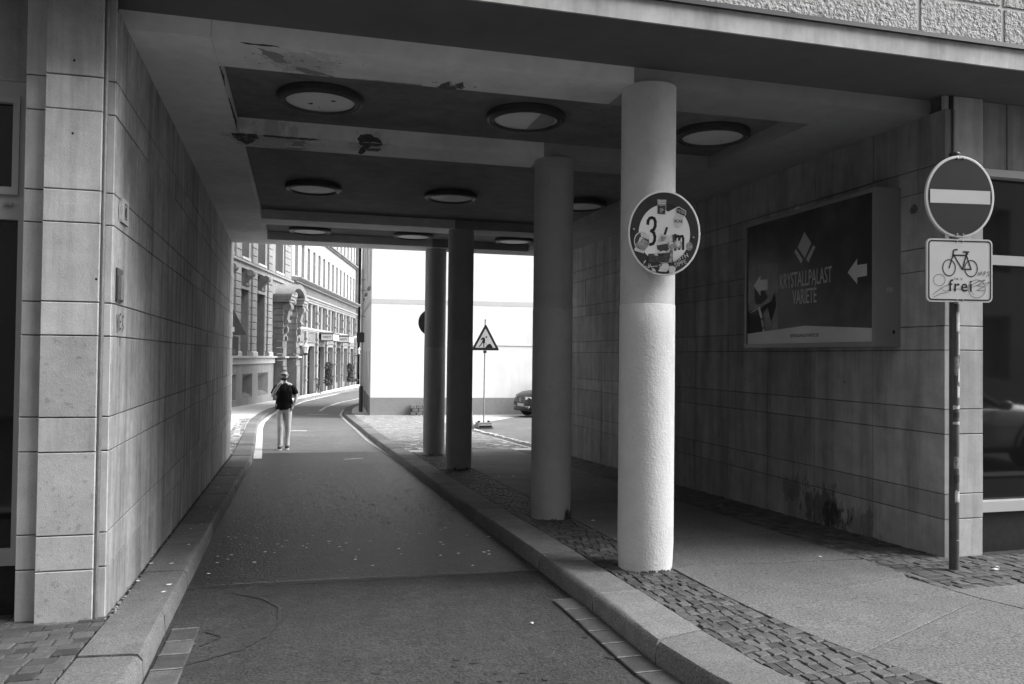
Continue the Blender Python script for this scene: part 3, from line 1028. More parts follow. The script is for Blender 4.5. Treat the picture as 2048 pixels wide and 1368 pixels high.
rod.tube([(-1.121, 5.112, gz(5.1) - .02), (-1.121, 5.112, 3.69)], .0115, 8)
o = rod.build('conduit', M['galv'], smooth=True)
o['label'] = 'thin vertical metal conduit in the groove right of the left pillar'
o['category'] = 'conduit'
rod = MB()
rod.tube([(5.043, 5.25, gz(5.25) - .02), (5.043, 5.25, 3.69)], .009, 8)
o = rod.build('conduit', M['metal_d'], smooth=True)
o['label'] = 'thin dark conduit beside the right pillar behind the sign post'
o['category'] = 'conduit'

# shop windows
sw = thing('shop_window', 'grey framed shop window cut off at the left edge, beside the left pillar', 'window', (-2.4, 5.3, 0))
Fs = Fr((0, 5.30, 0), (1, 0, 0), (0, 0, 1))
mb = MB()
mb.fbox(Fs, -3.4, -1.56, 3.06, 3.15, -.1, .0)
mb.fbox(Fs, -1.625, -1.56, .29, 3.06, -.1, .0)
mb.fbox(Fs, -3.4, -1.625, 2.33, 2.475, -.1, -.005)
mb.fbox(Fs, -3.4, -1.625, .29, .385, -.1, -.005)
mb.build('frame', M['frame_g'], sw)
mb = MB()
mb.fbox(Fs, -3.4, -1.625, 2.475, 2.52, -.06, .012)
mb.fbox(Fs, -3.4, -1.625, 3.02, 3.06, -.06, .012)
mb.fbox(Fs, -1.66, -1.625, 2.52, 3.02, -.06, .012)
mb.build('sash', M['frame_g'], sw)
mb = MB()
mb.fbox(Fs, -1.70, -1.655, 2.41, 2.425, 0, .012)
mb.fbox(Fs, -1.76, -1.68, .345, .362, 0, .02)
mb.build('drain_cap', M['galv'], sw)
mb = MB()
mb.fbox(Fs, -3.4, -1.66, 2.52, 3.02, -.05, -.03)
mb.build('pane', M['glass'], sw)
mb = MB()
mb.fbox(Fs, -3.4, -1.625, .385, 2.33, -.07, -.05)
mb.build('pane', M['glass'], sw)
mb = MB()
mb.fbox(Fs, -3.4, -1.555, -.1, .288, -.1, -.02)
mb.build('base_panel', M['black_base'], sw)
mb = MB()
mb.fbox(Fs, -3.4, -1.56, 3.15, 3.70, -.1, .01)
mb.build('lintel', M['stone_r'], sw)
sw2 = thing('shop_window', 'dark shop window right of the right pillar, reflecting a parked car', 'window', (7, 5.33, 0))
Fs2 = Fr((0, 5.34, 0), (1, 0, 0), (0, 0, 1))
for a, b in ((5.364, 5.66), (5.66, 6.5), (6.5, 7.35), (7.35, 8.2), (8.2, 9.4)):
    mb = MB()
    mb.cbox(Fs2, a + .003, b - .003, 3.15, 3.70, -.1, 0.02, .004)
    mb.build('stone_panel', M['stone_r'], sw2)
mb = MB()
mb.fbox(Fs2, 5.364, 9.4, 3.085, 3.147, -.1, .03)
mb.fbox(Fs2, 5.364, 9.4, 2.36, 2.44, -.1, -.0)
mb.fbox(Fs2, 5.364, 9.4, .325, .41, -.1, .03)
mb.build('frame', M['frame_w'], sw2)
mb = MB()
mb.fbox(Fs2, 5.364, 9.4, 2.44, 3.085, -.08, -.05)
mb.build('pane', M['glass'], sw2)
mb = MB()
mb.fbox(Fs2, 5.364, 9.4, .41, 2.36, -.08, -.05)
mb.build('pane', M['glass'], sw2)
mb = MB()
mb.fbox(Fs2, 5.364, 9.4, -.1, .325, -.1, -.02)
mb.build('base_panel', M['black_base'], sw2)

# ---- columns
collab = ['thick pale roughcast column in front, carrying the round height sign', 'second column from the street, with a chipped foot, dark above and lighter below', 'darkest column, third from the street along the kerb', 'column farthest from the street, standing at the bright exit']
for k, y in enumerate(COLY):
    x, R_ = COLX[k], (.204, .203, .205, .2)[k]
    g0 = gz(y)
    t = thing('column', collab[k], 'column', (x, y, g0), 0, 'round columns along the kerb')
    zb = (1.95, 2.10, 1.99, 2.0)[k] if k == 0 else g0 + (0, 2.2, 2.2, 2.3)[k]
    zb = [1.95, 2.045, 1.80, 1.72][k]
    mb = MB()
    mb.lathe((x, y, 0), [(R_, zb), (R_, (zb + ZS) / 2), (R_, ZS + .002)], 56, False)
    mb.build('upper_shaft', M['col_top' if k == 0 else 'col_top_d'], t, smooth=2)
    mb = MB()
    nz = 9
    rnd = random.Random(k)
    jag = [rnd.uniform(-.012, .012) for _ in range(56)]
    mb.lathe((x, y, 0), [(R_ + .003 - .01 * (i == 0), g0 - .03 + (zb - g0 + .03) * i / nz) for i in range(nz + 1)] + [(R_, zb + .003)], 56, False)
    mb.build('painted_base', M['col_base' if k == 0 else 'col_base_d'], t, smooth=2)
    # broken render round the foot
    ch = MB()
    for a0 in ([4.2, 4.5, 4.9, 5.2, 5.6] if k == 0 else [4.6, 5.3, 5.55, 5.75, 5.9] if k == 1 else [4.3, 5.2, 5.6]):
        hh = rnd.uniform(.012, .035) if not (k == 1 and a0 > 5.2) else rnd.uniform(.05, .13)
        for q in range(5):
            a1 = a0 + rnd.uniform(-.14, .14)
            wv = rnd.uniform(.03, .08)
            pts = []
            for (da, hz) in ((-wv, -.01), (wv, -.01), (wv * .8, hh * rnd.uniform(.2, .7)), (0, hh * rnd.uniform(.6, 1.1)), (-wv * .9, hh * rnd.uniform(.2, .8))):
                rr_ = R_ + .0045
                pts.append((x + rr_ * math.cos(a1 + da), y + rr_ * math.sin(a1 + da), g0 + .004 + max(0, hz)))
            ch.poly(pts)
    ch.build('chipped_foot', M['peel'], t, fix=False)

# ---- things on the left wall
def on_left(u, v, w=0):
    return FL.p(u, v, w)


t = thing('wall_notice', 'small white notice plate with a dark figure high on the left wall', 'notice', on_left(.26, 2.42))
Fn = Fr(on_left(.26, 2.425, .004), FL.U, (0, 0, 1), FL.N)
mb = MB()
mb.fbox(Fn, -.10, .10, -.075, .075, 0, .012)
mb.build('plate', M['sticker_w'], t)
mb = MB()
mb.ribbon(Fn, [(-.035, -.045), (.035, -.045), (.035, .045), (-.035, .045), (-.035, -.045)], .008, .0135)
mb.build('border', M['ink'], t, fix=False)
mb = MB()
mb.flat(Fn, [(-.018, -.035), (.02, -.035), (.014, 0), (.02, .025), (-.004, .034), (-.02, .01)], .0138)
mb.build('figure', M['ink'], t, fix=False)
mb = MB()
mb.flat(Fn, [(-.14, -.05), (-.12, -.085), (-.104, -.06), (-.106, .05), (-.125, .06), (-.15, .02)], .0005)
mb.build('torn_paper', M['sticker_w'], t, fix=False)
t = thing('wall_hatch', 'narrow metal flap set in the left wall below the notice', 'hatch', on_left(.16, 1.95))
Fn = Fr(on_left(.155, 1.955, .001), FL.U, (0, 0, 1), FL.N)
mb = MB()
mb.fbox(Fn, -.085, .085, -.10, .105, -.004, .010)
mb.build('plate', M['metal_d'], t)
mb = MB()
mb.fbox(Fn, -.045, .055, -.085, .065, .010, .026)
mb.build('flap', M['galv'], t)
mb = MB()
mb.fbox(Fn, .055, .085, -.095, .04, .010, .022)
mb.build('hinge', M['sticker_w'], t)

# ------------------------------------------------------------------ poster case on the right wall
pc = thing('poster_case', 'dark advertising case with white arrows and a theatre name on the right wall', 'poster case', (4.97, 6.76, 1.68))
mb = MB()
mb.box(4.735, 4.969, 5.735, 7.79, 1.675, 3.035)
mb.build('case', M['alu'], pc)
Fc = Fr((4.735, 6.76, 0), (0, -1, 0), (0, 0, 1), (-1, 0, 0))
mb = MB()
for (a, b, c, d) in ((-1.03, 1.025, 3.0, 3.035), (-1.03, 1.025, 1.675, 1.715), (-1.03, -1.0, 1.715, 3.0), (.985, 1.025, 1.715, 3.0)):
    mb.fbox(Fc, a, b, c, d, .0005, .022)
mb.build('frame', M['alu'], pc)
pp = MB().fbox(Fc, -.999, .984, 1.716, 2.999, -.0, .006).build('poster', M['poster'], pc)
cy = 6.76


def PC(name, pts, m, w):
    q = MB()
    q.flat(Fc, [(cy - y, z) for y, z in pts], w)
    return q.build(name, m, pp, fix=False)


PC('photograph', [(7.755, 2.592), (7.187, 2.545), (7.18, 1.72), (7.755, 1.72)], M['poster_photo'], .0068)
PC('silhouette', [(7.74, 2.10), (7.60, 2.06), (7.45, 2.12), (7.30, 2.16), (7.24, 2.25), (7.21, 2.12), (7.26, 2.02), (7.30, 1.92), (7.33, 2.02), (7.38, 2.10), (7.45, 2.03), (7.41, 1.9), (7.5, 1.80), (7.74, 1.82)], M['black'], .0072)
PC('silhouette', [(7.62, 2.30), (7.5, 2.36), (7.36, 2.2), (7.5, 2.14), (7.62, 2.16)], M['sticker_d'], .0071)
PC('white_ground', [(7.755, 1.833), (6.735, 1.885), (5.776, 1.832), (5.776, 1.717), (7.755, 1.717)], M['poster_l'], .0075)
q = MB()
q.ribbon(Fc, [(cy - a, b) for a, b in [(7.729, 2.08), (7.685, 2.057), (7.63, 2.075), (7.556, 2.102), (7.5, 2.099)]], .008, .0085)
q.ribbon(Fc, [(cy - a, b) for a, b in [(7.53, 2.10), (7.47, 1.98), (7.443, 1.887), (7.414, 1.725)]], .04, .0083)
q.build('ribbon', M['poster_l'], pp, fix=False)
PC('emblem', [(6.742, 2.801), (6.633, 2.675), (6.735, 2.544), (6.852, 2.664)], M['poster_t'], .0076)
PC('emblem', [(6.878, 2.65), (6.77, 2.536), (6.791, 2.496), (6.904, 2.624)], M['poster_t'], .0076)
PC('emblem', [(6.605, 2.652), (6.57, 2.631), (6.677, 2.494), (6.712, 2.530)], M['poster_t'], .0076)
PC('arrow', [(6.107, 2.341), (5.981, 2.451), (5.981, 2.393), (5.855, 2.392), (5.855, 2.288), (5.98, 2.284), (5.98, 2.226)], M['poster_l'], .0077)
PC('arrow', [(7.636, 2.347), (7.504, 2.45), (7.503, 2.4), (7.371, 2.395), (7.37, 2.283), (7.502, 2.286), (7.501, 2.228)], M['poster_l'], .0077)
text('KRYSTALLPALAST', .215, Fc, cy - 6.74, 2.34, .0077, M['poster_t'], pp, sx=.485, bold=.001)
text('VARIETÉ', .205, Fc, cy - 6.74, 2.165, .0077, M['poster_t'], pp, sx=.50, bold=.001)
text('KRYSTALLPALASTVARIETE.DE', .046, Fc, cy - 6.74, 1.79, .0083, M['ink'], pp, sx=.75)
text('FBS', .05, Fr((4.84, 5.734, 0), (1, 0, 0), (0, 0, 1)), .02, 2.16, .0008, M['poster_l'], pc, sx=.9, name='graffiti')
mb = MB()
mb.ell(Fr((4.90, 5.734, 0), (1, 0, 0), (0, 0, 1)), 0, 1.80, .013, .018, .001, 16)
mb.build('lock', M['black'], pc, fix=False)
for k, (y, s_) in enumerate(((6.95, .035), (6.86, .02))):
    mb = MB()
    mb.blob((4.80, y, 3.035 + s_ * .8), s_, s_ * 1.2, s_ * .9, 9, 6)
    o = mb.build('pebble', M['pale_stone'], smooth=2)
    o['label'] = ('larger pale stone lying on top of the poster case', 'smaller pale stone lying on top of the poster case')[k]
    o['category'] = 'stone'
    o['group'] = 'stones on the poster case'

# ------------------------------------------------------------------ no entry sign with the bicycle plate
SR = Vector((math.cos(math.radians(9.9)), -math.sin(math.radians(9.9)), 0))       # how both round signs face
SN = SR.cross(Vector((0, 0, 1)))
ne = thing('no_entry_sign', 'round no entry sign on a stickered post with a bicycle plate below', 'traffic sign', (4.70, 4.875, gz(4.87)))
mb = MB()
mb.tube([(4.70, 4.875, gz(4.875) - .05), (4.70, 4.875, 3.09)], .034, 20)
pole = mb.build('post', M['dark_pole'], ne, smooth=True)
mb = MB()
mb.blob((4.70, 4.875, 3.10), .04, .04, .022, 14, 6)
mb.build('post_cap', M['metal_d'], ne, smooth=2)


def disc_sign(root, C_, rad, rim_w, face, name='sign_disc'):
    Fd = Fr(C_, SR, (0, 0, 1))
    a, b = rad
    m_ = MB()
    n = 64
    prof = [(1.0, -.012), (1.0, .006), (1 - .004 / a, .009)]
    rg = [[Fd.p(a * s * math.cos(2 * math.pi * k / n), b * s * math.sin(2 * math.pi * k / n), w_) for k in range(n)] for s, w_ in prof]
    m_.rings(rg, cap=False)
    m_.f.append(tuple(range(n)))
    m_.f.append(tuple(range(2 * n, 3 * n)))
    d = m_.build(name, M['rim'], root)
    m_ = MB()
    m_.ell(Fd, 0, 0, a - rim_w, b - rim_w, .0105, 64)
    m_.build('sign_face', face, d, fix=False)
    return Fd, d


Fe, de = disc_sign(ne, (4.672, 4.80, 2.765), (.2665, .3025), .018, M['sign_grey'])
mb = MB()
mb.flat(Fe, [(-.233, -.050), (.232, -.052), (.232, .046), (-.233, .050)], .0118)
mb.build('white_bar', M['sign_w'], de, fix=False)
for u, v in ((-.022, .281), (.024, .281), (-.026, -.280), (.02, -.280)):
    mb = MB()
    mb.blob(Fe.p(u, v, .012), .008, .008, .008, 8, 5)
    mb.build('screw', M['galv'], de, smooth=2)
Fb = Fr((4.674, 4.803, 2.222), SR, (0, 0, 1))


def rrect(hw, hh, r, n=6):
    P = []
    for cx, cy_, a0 in ((hw - r, hh - r, 0), (-hw + r, hh - r, 90), (-hw + r, -hh + r, 180), (hw - r, -hh + r, 270)):
        for k in range(n + 1):
            a = math.radians(a0 + 90 * k / n)
            P.append((cx + r * math.cos(a), cy_ + r * math.sin(a)))
    return P


mb = MB()
mb.prism(Fb, rrect(.255, .232, .036), -.01, .006)
plate = mb.build('cycle_plate', M['sign_w'], ne)
mb = MB()
o_, i_ = rrect(.244, .221, .028), rrect(.234, .211, .02)
n = len(o_)
mb.add([Fb.p(u, v, .0075) for u, v in o_] + [Fb.p(u, v, .0075) for u, v in i_], [(k, (k + 1) % n, n + (k + 1) % n, n + k) for k in range(n)])
mb.build('border', M['black'], plate, fix=False)
KZ = .0011216


def z7(x, y):
    return ((x - 573) * KZ, -(y - 847) * KZ)


mb = MB()
for cx, cy_ in ((499, 830), (651, 832)):
    u, v = z7(cx, cy_)
    mb.ell(Fb, u, v, .0525, .063, .0076, 40, hole=(.0455, .0555))
for pts, wd in (([(530, 745), (590, 838), (651, 838), (618, 745)], .0095), ([(525, 747), (618, 747)], .0105), ([(622, 725), (592, 838)], .0105), ([(527, 745), (499, 832)], .0095), ([(525, 750), (530, 716), (540, 711), (555, 711)], .011), ([(598, 724), (635, 725)], .011), ([(618, 730), (626, 740)], .012)):
    mb.ribbon(Fb, [z7(*p) for p in pts], wd, .0078)
mb.build('bicycle_symbol', M['black'], plate, fix=False)
u, v = z7(578, 955)
text('frei', .125, Fb, u, v + .006, .0076, M['black'], plate, sx=.95, bold=.0006, space=1.15)
mb = MB()
sw_ = lambda L_: [z7(*p) for p in L_]
circ = lambda cx, cy_, a, b, n=18: [(cx + a * math.cos(6.4 * k / n), cy_ + b * math.sin(6.4 * k / n)) for k in range(n + 1)]
for st, wd in ((circ(431, 912, 40, 38), .003), (circ(690, 965, 60, 60), .003), ([(388, 1008), (430, 975), (470, 950), (500, 942)], .003), ([(392, 1025), (440, 1000), (495, 990)], .003), ([(437, 962), (470, 985), (495, 975), (560, 968), (630, 975)], .0022),
               ([(640, 950), (700, 915), (750, 905), (690, 945), (740, 950), (690, 975), (745, 975)], .003), ([(670, 1005), (640, 960), (700, 940), (780, 920)], .0025), ([(745, 950), (785, 915)], .0025),
               ([(695, 880), (705, 855), (712, 875), (722, 850), (728, 878)], .0032), ([(738, 880), (740, 852), (752, 852), (740, 866), (750, 866)], .0032), ([(778, 850), (762, 856), (776, 872), (758, 882)], .0032),
               (circ(538, 901, 6, 6, 8), .002), (circ(556, 902, 5, 5, 8), .003), (circ(584, 902, 6, 6, 8), .002)):
    mb.ribbon(Fb, sw_(st), wd, .0082)
mb.build('scribble', M['ink'], plate, fix=False)['kind'] = 'stuff'
for u, v in ((-.022, .216), (.024, .216), (-.022, -.216), (.024, -.216)):
    mb = MB()
    mb.blob(Fb.p(u, v, .008), .006, .006, .006, 8, 5)
    mb.build('screw', M['galv'], plate, smooth=2)
# stickers on the post
rnd = random.Random(3)
for z0, z1, a0, a1, m_ in ((1.78, 1.92, -1.9, -.9, 'sticker_w'), (1.60, 1.76, -1.4, -.6, 'sticker_w'), (1.45, 1.58, -2.3, -1.3, 'sticker_g'), (1.40, 1.50, -1.5, -.5, 'sticker_w'), (1.28, 1.37, -1.7, -.6, 'sticker_w'), (1.20, 1.23, -2.6, -.7, 'sticker_w'), (1.09, 1.11, -2.6, -.7, 'sticker_w'), (.76, .85, -2.4, -.7, 'sticker_g'), (.66, .72, -2.4, -.7, 'sticker_d'), (.52, .60, -2.2, -.7, 'sticker_w'), (.235, .24, -1.9, -.9, 'sticker_w'), (1.98, 1.99, -2.4, -1.0, 'sticker_w'), (1.14, 1.18, -2.5, -.8, 'sticker_d'), (1.55, 1.66, -1.1, -.4, 'sticker_d')):
    mb = MB()
    n = 7
    rg0, rg1 = [], []
    for k in range(n):
        a = a0 + (a1 - a0) * k / (n - 1)
        for rg, z in ((rg0, z0), (rg1, z1)):
            rg.append(Vector((4.70 + .0352 * math.cos(a), 4.875 + .0352 * math.sin(a), z + rnd.uniform(-.012, .012) * min(1, (z1 - z0) * 12))))
    mb.add(rg0 + rg1, [(k, k + 1, n + k + 1, n + k) for k in range(n - 1)])
    mb.build('sticker', M[m_], pole, smooth=2, fix=False)

# ------------------------------------------------------------------ height limit sign on the front column
hs = thing('height_sign', 'round height limit sign covered in stickers, fixed to the front column', 'traffic sign', (2.52, 5.24, 2.44))
Fh, dh = disc_sign(hs, (2.527, 5.262, 2.455), (.2665, .3085), .014, M['sign_grey'])
mb = MB()
mb.fbox(Fh, -.16, .16, -.02, .02, -.10, -.012)
mb.build('bracket', M['galv'], hs)
mb = MB()
mb.ell(Fh, -.0, -.005, .189, .212, .0112, 56)
mb.build('white_field', M['sign_w'], dh, fix=False)
KH = .000474


def zh(x, y):
    return ((x - 570) * KH, -(y - 661) * KH)


def HS(name, pts, m, w_, rough=0):
    q = MB()
    q.flat(Fh, [zh(x + random.uniform(-rough, rough), y + random.uniform(-rough, rough)) for x, y in pts], w_)
    return q.build(name, M[m], dh, fix=False)


mb = MB()
mb.ribbon(Fh, [zh(*p) for p in [(312, 528), (316, 480), (340, 442), (375, 430), (410, 445), (428, 490), (426, 560), (405, 610), (365, 632)]], .0215, .0116)
mb.ribbon(Fh, [zh(*p) for p in [(365, 632), (405, 660), (422, 720), (418, 780), (395, 825), (352, 840), (318, 826)]], .0215, .0117)
mb.build('numeral', M['black'], dh, fix=False)
mb = MB()
mb.flat(Fh, [zh(*p) for p in [(590, 570), (628, 570), (592, 690), (553, 690)]], .0116)
mb.build('comma', M['black'], dh, fix=False)
mb = MB()
mb.ribbon(Fh, [zh(*p) for p in [(740, 915), (740, 680)]], .018, .0116)
mb.ribbon(Fh, [zh(*p) for p in [(742, 740), (760, 705), (785, 700), (800, 730), (800, 900)]], .018, .01165)
mb.ribbon(Fh, [zh(*p) for p in [(802, 740), (820, 705), (850, 700), (862, 735), (862, 900)]], .018, .0117)
mb.build('unit_letter', M['black'], dh, fix=False)
HS('sticker', [(597, 222), (650, 214), (700, 222), (760, 258), (690, 300), (625, 333), (590, 310)], 'black', .0116)
HS('sticker', [(455, 145), (600, 150), (582, 380), (455, 372)], 'sticker_g', .0121)
HS('sticker', [(462, 235), (500, 250), (580, 240), (572, 370), (520, 375), (465, 360)], 'sticker_d', .0124)
HS('sticker', [(490, 290), (540, 280), (560, 310), (520, 340), (540, 360), (500, 350)], 'sticker_g', .0126)
HS('sticker', [(735, 280), (760, 258), (795, 252), (905, 312), (905, 372), (868, 410), (855, 530), (835, 560), (790, 578), (740, 566), (712, 535), (702, 435), (735, 372)], 'sticker_w', .0121)
HS('sticker', [(745, 292), (770, 270), (800, 267), (850, 300), (893, 325), (892, 380), (862, 388), (820, 368), (760, 345)], 'black', .0124)
text('SYSTEM', .028, Fh, *zh(820, 330), .0127, M['sticker_w'], dh, sx=.8, rot=-.38)
text('ACAB', .032, Fh, *zh(785, 475), .0124, M['ink'], dh, sx=.75)
mb = MB()
mb.ribbon(Fh, [zh(*p) for p in [(735, 385), (760, 420), (800, 400), (850, 440)]], .004, .0125)
mb.ribbon(Fh, [zh(*p) for p in [(760, 560), (790, 510), (820, 560)]], .004, .0125)
mb.ribbon(Fh, [zh(*p) for p in [(470, 172), (585, 174)]], .009, .0125)
mb.ribbon(Fh, [zh(*p) for p in [(480, 205), (575, 207)]], .009, .0125)
mb.build('scribble', M['sticker_w'], dh, fix=False)['kind'] = 'stuff'
q = MB()
q.ell(Fh, *zh(220, 790), .058, .068, .0121, 26)
q.build('sticker', M['sticker_w'], dh, fix=False)
q = MB()
q.ell(Fh, *zh(222, 792), .052, .061, .0123, 26)
q.build('sticker', M['sticker_d'], dh, fix=False)
HS('sticker', [(225, 740), (345, 825), (255, 950), (120, 850)], 'sticker_g', .0126, 4)
HS('sticker', [(205, 650), (345, 690), (322, 765), (210, 720)], 'sticker_w', .0128, 6)
HS('sticker', [(110, 890), (260, 940), (250, 980), (110, 935)], 'sticker_w', .0126, 6)
HS('sticker', [(190, 735), (240, 740), (180, 800), (150, 830)], 'sticker_w', .0127, 6)
HS('sticker', [(500, 680), (560, 690), (640, 692), (720, 672), (722, 762), (610, 812), (500, 842), (440, 870)], 'sticker_w', .0122, 6)
HS('sticker', [(520, 700), (600, 720), (560, 780), (500, 800)], 'sticker_g', .0124, 6)
HS('sticker', [(450, 845), (620, 810), (650, 880), (640, 960), (560, 930), (480, 960)], 'sticker_d', .0125, 8)
HS('sticker', [(460, 900), (480, 1020), (665, 962), (655, 900), (610, 935), (500, 940)], 'sticker_w', .0127, 4)
HS('sticker', [(620, 800), (720, 770), (840, 790), (835, 880), (700, 900), (640, 880)], 'sticker_g', .0126, 8)
HS('sticker', [(640, 790), (720, 780), (700, 820), (640, 840)], 'sticker_w', .0128, 6)
HS('sticker', [(740, 790), (800, 770), (830, 840), (770, 880)], 'sticker_w', .01285, 8)
HS('sticker', [(720, 675), (730, 790), (700, 800), (690, 690)], 'sticker_d', .0129, 4)
HS('tape', [(320, 985), (690, 960), (710, 1110), (320, 1112)], 'sticker_d', .0130, 4)
HS('tape', [(650, 890), (710, 880), (705, 1020), (690, 1110), (640, 1100), (660, 1000)], 'sticker_g', .0132, 4)
HS('sticker', [(400, 1000), (440, 970), (470, 985), (470, 1010)], 'sticker_w', .0132, 5)
HS('sticker', [(480, 1245), (530, 1160), (545, 1118), (620, 1118), (648, 1170), (650, 1215), (600, 1250)], 'sticker_w', .0125, 6)
HS('sticker', [(380, 1250), (395, 1195), (430, 1215), (445, 1250)], 'sticker_w', .0125, 4)
q = MB()
q.ell(Fh, *zh(957, 855), .0245, .031, .0122, 22)
q.build('sticker', M['sticker_g'], dh, fix=False)
HS('sticker', [(650, 1165), (720, 1160), (755, 1195), (735, 1250), (650, 1262), (640, 1210)], 'sticker_w', .0122, 8)
text('TRAVE LOVERS', .024, Fh, *zh(580, 975), .0131, M['ink'], dh, sx=.7, rot=.28)
text('KSGTH', .046, Fh, *zh(805, 1040), .0122, M['sticker_w'], dh, sx=.95, rot=.35, name='graffiti')
text('SIPPE', .044, Fh, *zh(825, 1120), .0122, M['sticker_w'], dh, sx=.95, rot=.35, name='graffiti')
mb = MB()
mb.ribbon(Fh, [zh(*p) for p in [(250, 1115), (285, 1082), (238, 1160), (330, 1192), (325, 1125), (335, 1195), (355, 1130), (355, 1175), (470, 1165)]], .0035, .0123)
mb.ribbon(Fh, [zh(*p) for p in [(375, 1165), (385, 1230)]], .004, .0123)
mb.ribbon(Fh, [zh(*p) for p in [(530, 1130), (490, 1150), (520, 1170), (495, 1190), (525, 1195)]], .004, .0129)
mb.build('scribble', M['sticker_w'], dh, fix=False)['kind'] = 'stuff'
for x, y in ((93, 615), (1018, 718)):
    mb = MB()
    mb.blob(Fh.p(*zh(x, y), .012), .008, .008, .008, 10, 6)
    mb.build('screw', M['galv'], dh, smooth=2)

# ------------------------------------------------------------------ the palace on the left beyond the exit
FO, FD = Vector((-4.55, 32.24, 0)), Vector((.206, .9785, 0)).normalized()
FNn = Vector((FD.y, -FD.x, 0))
FF = Fr(FO, FD, (0, 0, 1), FNn)


def face(mb, F, s0, s1, z0, z1, ops, dep, t=0.0):
    """a wall face with openings (a, b, c, d[, depth]) and their reveals"""
    us = sorted({s0, s1} | {q for o in ops for q in o[:2] if s0 < q < s1})
    vs = sorted({z0, z1} | {q for o in ops for q in o[2:4] if z0 < q < z1})
    for a, b in zip(us[:-1], us[1:]):
        for c, d in zip(vs[:-1], vs[1:]):
            mu, mv = (a + b) / 2, (c + d) / 2
            if any(o[0] < mu < o[1] and o[2] < mv < o[3] for o in ops):
                continue
            mb.poly([F.p(a, c, t), F.p(b, c, t), F.p(b, d, t), F.p(a, d, t)])
    for o in ops:
        a, b, c, d = o[:4]
        e = t - (o[4] if len(o) > 4 else dep)
        mb.poly([F.p(a, c, t), F.p(a, d, t), F.p(a, d, e), F.p(a, c, e)])
        mb.poly([F.p(b, c, t), F.p(b, d, t), F.p(b, d, e), F.p(b, c, e)])
        mb.poly([F.p(a, c, t), F.p(b, c, t), F.p(b, c, e), F.p(a, c, e)])
        mb.poly([F.p(a, d, t), F.p(b, d, t), F.p(b, d, e), F.p(a, d, e)])


WC = {}


def window(root, F, a, b, c, d, t, fr=None, bars=(0, 1), fw_=.07, name='window'):
    """frame (part) with its pane (sub-part), set at depth t; bars: vertical and horizontal glazing bars"""
    key = (round(b - a, 3), round(d - c, 3), bars, tuple(F.U), fw_, fr.name if fr else '')
    if key not in WC:
        G = Fr((0, 0, 0), F.U, F.V, F.N)
        wd, ht = b - a, d - c
        m_ = MB()
        m_.fbox(G, 0, fw_, 0, ht, -.06, 0)
        m_.fbox(G, wd - fw_, wd, 0, ht, -.06, 0)
        m_.fbox(G, fw_, wd - fw_, 0, fw_, -.06, 0)
        m_.fbox(G, fw_, wd - fw_, ht - fw_, ht, -.06, 0)
        for k in range(bars[0]):
            x = wd * (k + 1) / (bars[0] + 1)
            m_.fbox(G, x - .03, x + .03, fw_, ht - fw_, -.055, -.003)
        for k in range(bars[1]):
            y = ht * (.68 if bars[1] == 1 else (k + 1) / (bars[1] + 1))
            m_.fbox(G, fw_, wd - fw_, y - .03, y + .03, -.05, -.006)
        p_ = MB()
        p_.fbox(G, .01, wd - .01, .01, ht - .01, -.09, -.065)
        WC[key] = (m_.mesh('window', fr or M['frame_g']), p_.mesh('pane', M['glass_far']))
    o = place(name, WC[key][0], root, F.p(a, c, t))
    p = bpy.data.objects.new('pane', WC[key][1])
    COL.objects.link(p)
    p.parent = o
    return o


pa = thing('palace', 'ornate sandstone palace with banded pilasters and scroll brackets beside the left kerb', 'building', FO)
bays = [2.6 + 2.9 * k for k in range(-2, 4)]                    # window centres: ... 8.4 (9.15) ...
wins = [(6.25 - 5.8 + 2.9 * k - .35, 6.25 - 5.8 + 2.9 * k + .95) for k in range(0, 6)]
wins = [(2.75, 4.1), (5.6, 6.95), (8.5, 9.8), (11.4, 12.95)]
ops = [(a, b, 1.46, 4.72) for a, b in wins] + [(a, b, 4.86, 5.66, .28) for a, b in wins] + [(a, b, 6.3, 9.2) for a, b in wins] + [(15.2, 17.0, 6.3, 9.2)]
mb = MB()
face(mb, FF, -3, 19.3, 1.1, 12, [o for o in ops], .55)
mb.build('wall', M['palace'], pa)
mb = MB()
mb.fbox(FF, -3, 19.3, -1.5, 12, -6, -.56)
mb.build('inner_wall', M['palace_d'], pa)
for a, b in wins:
    window(pa, FF, a, b, 1.46, 4.72, -.47, bars=(1, 1))
    window(pa, FF, a, b, 6.3, 9.2, -.47, bars=(1, 1))
    mb = MB()
    mb.fbox(FF, a, b, 4.86, 5.66, -.30, -.26)
    mb.build('panel', M['palace_d'], pa)
    # lintel slab and scroll bracket
    mb = MB()
    mb.fbox(FF, a - .05, b + .05, 4.72, 4.86, -.1, .05)
    mb.build('lintel', M['palace'], pa)
    c = (a + b) / 2
    G = Fr(FF.p(c - .16, 0, 0), FF.N, (0, 0, 1))
    mb = MB()
    prof = [(-.26, 4.86), (-.02, 4.86), (.10, 4.93), (.05, 5.02), (.22, 5.22), (.42, 5.42), (.46, 5.56), (.38, 5.66), (-.26, 5.66)]
    mb.prism(G, prof, -.34, 0)
    for zz, tt, r_ in ((5.52, .30, .17), (4.97, .02, .10)):
        n = 14
        mb.prism(G, [(tt + r_ * math.cos(6.283 * k / n), zz + r_ * math.sin(6.283 * k / n)) for k in range(n)], -.38, .04)
    mb.build('scroll_bracket', M['palace_d'], pa)
window(pa, FF, 15.2, 17.0, 6.3, 9.2, -.47, bars=(1, 1))
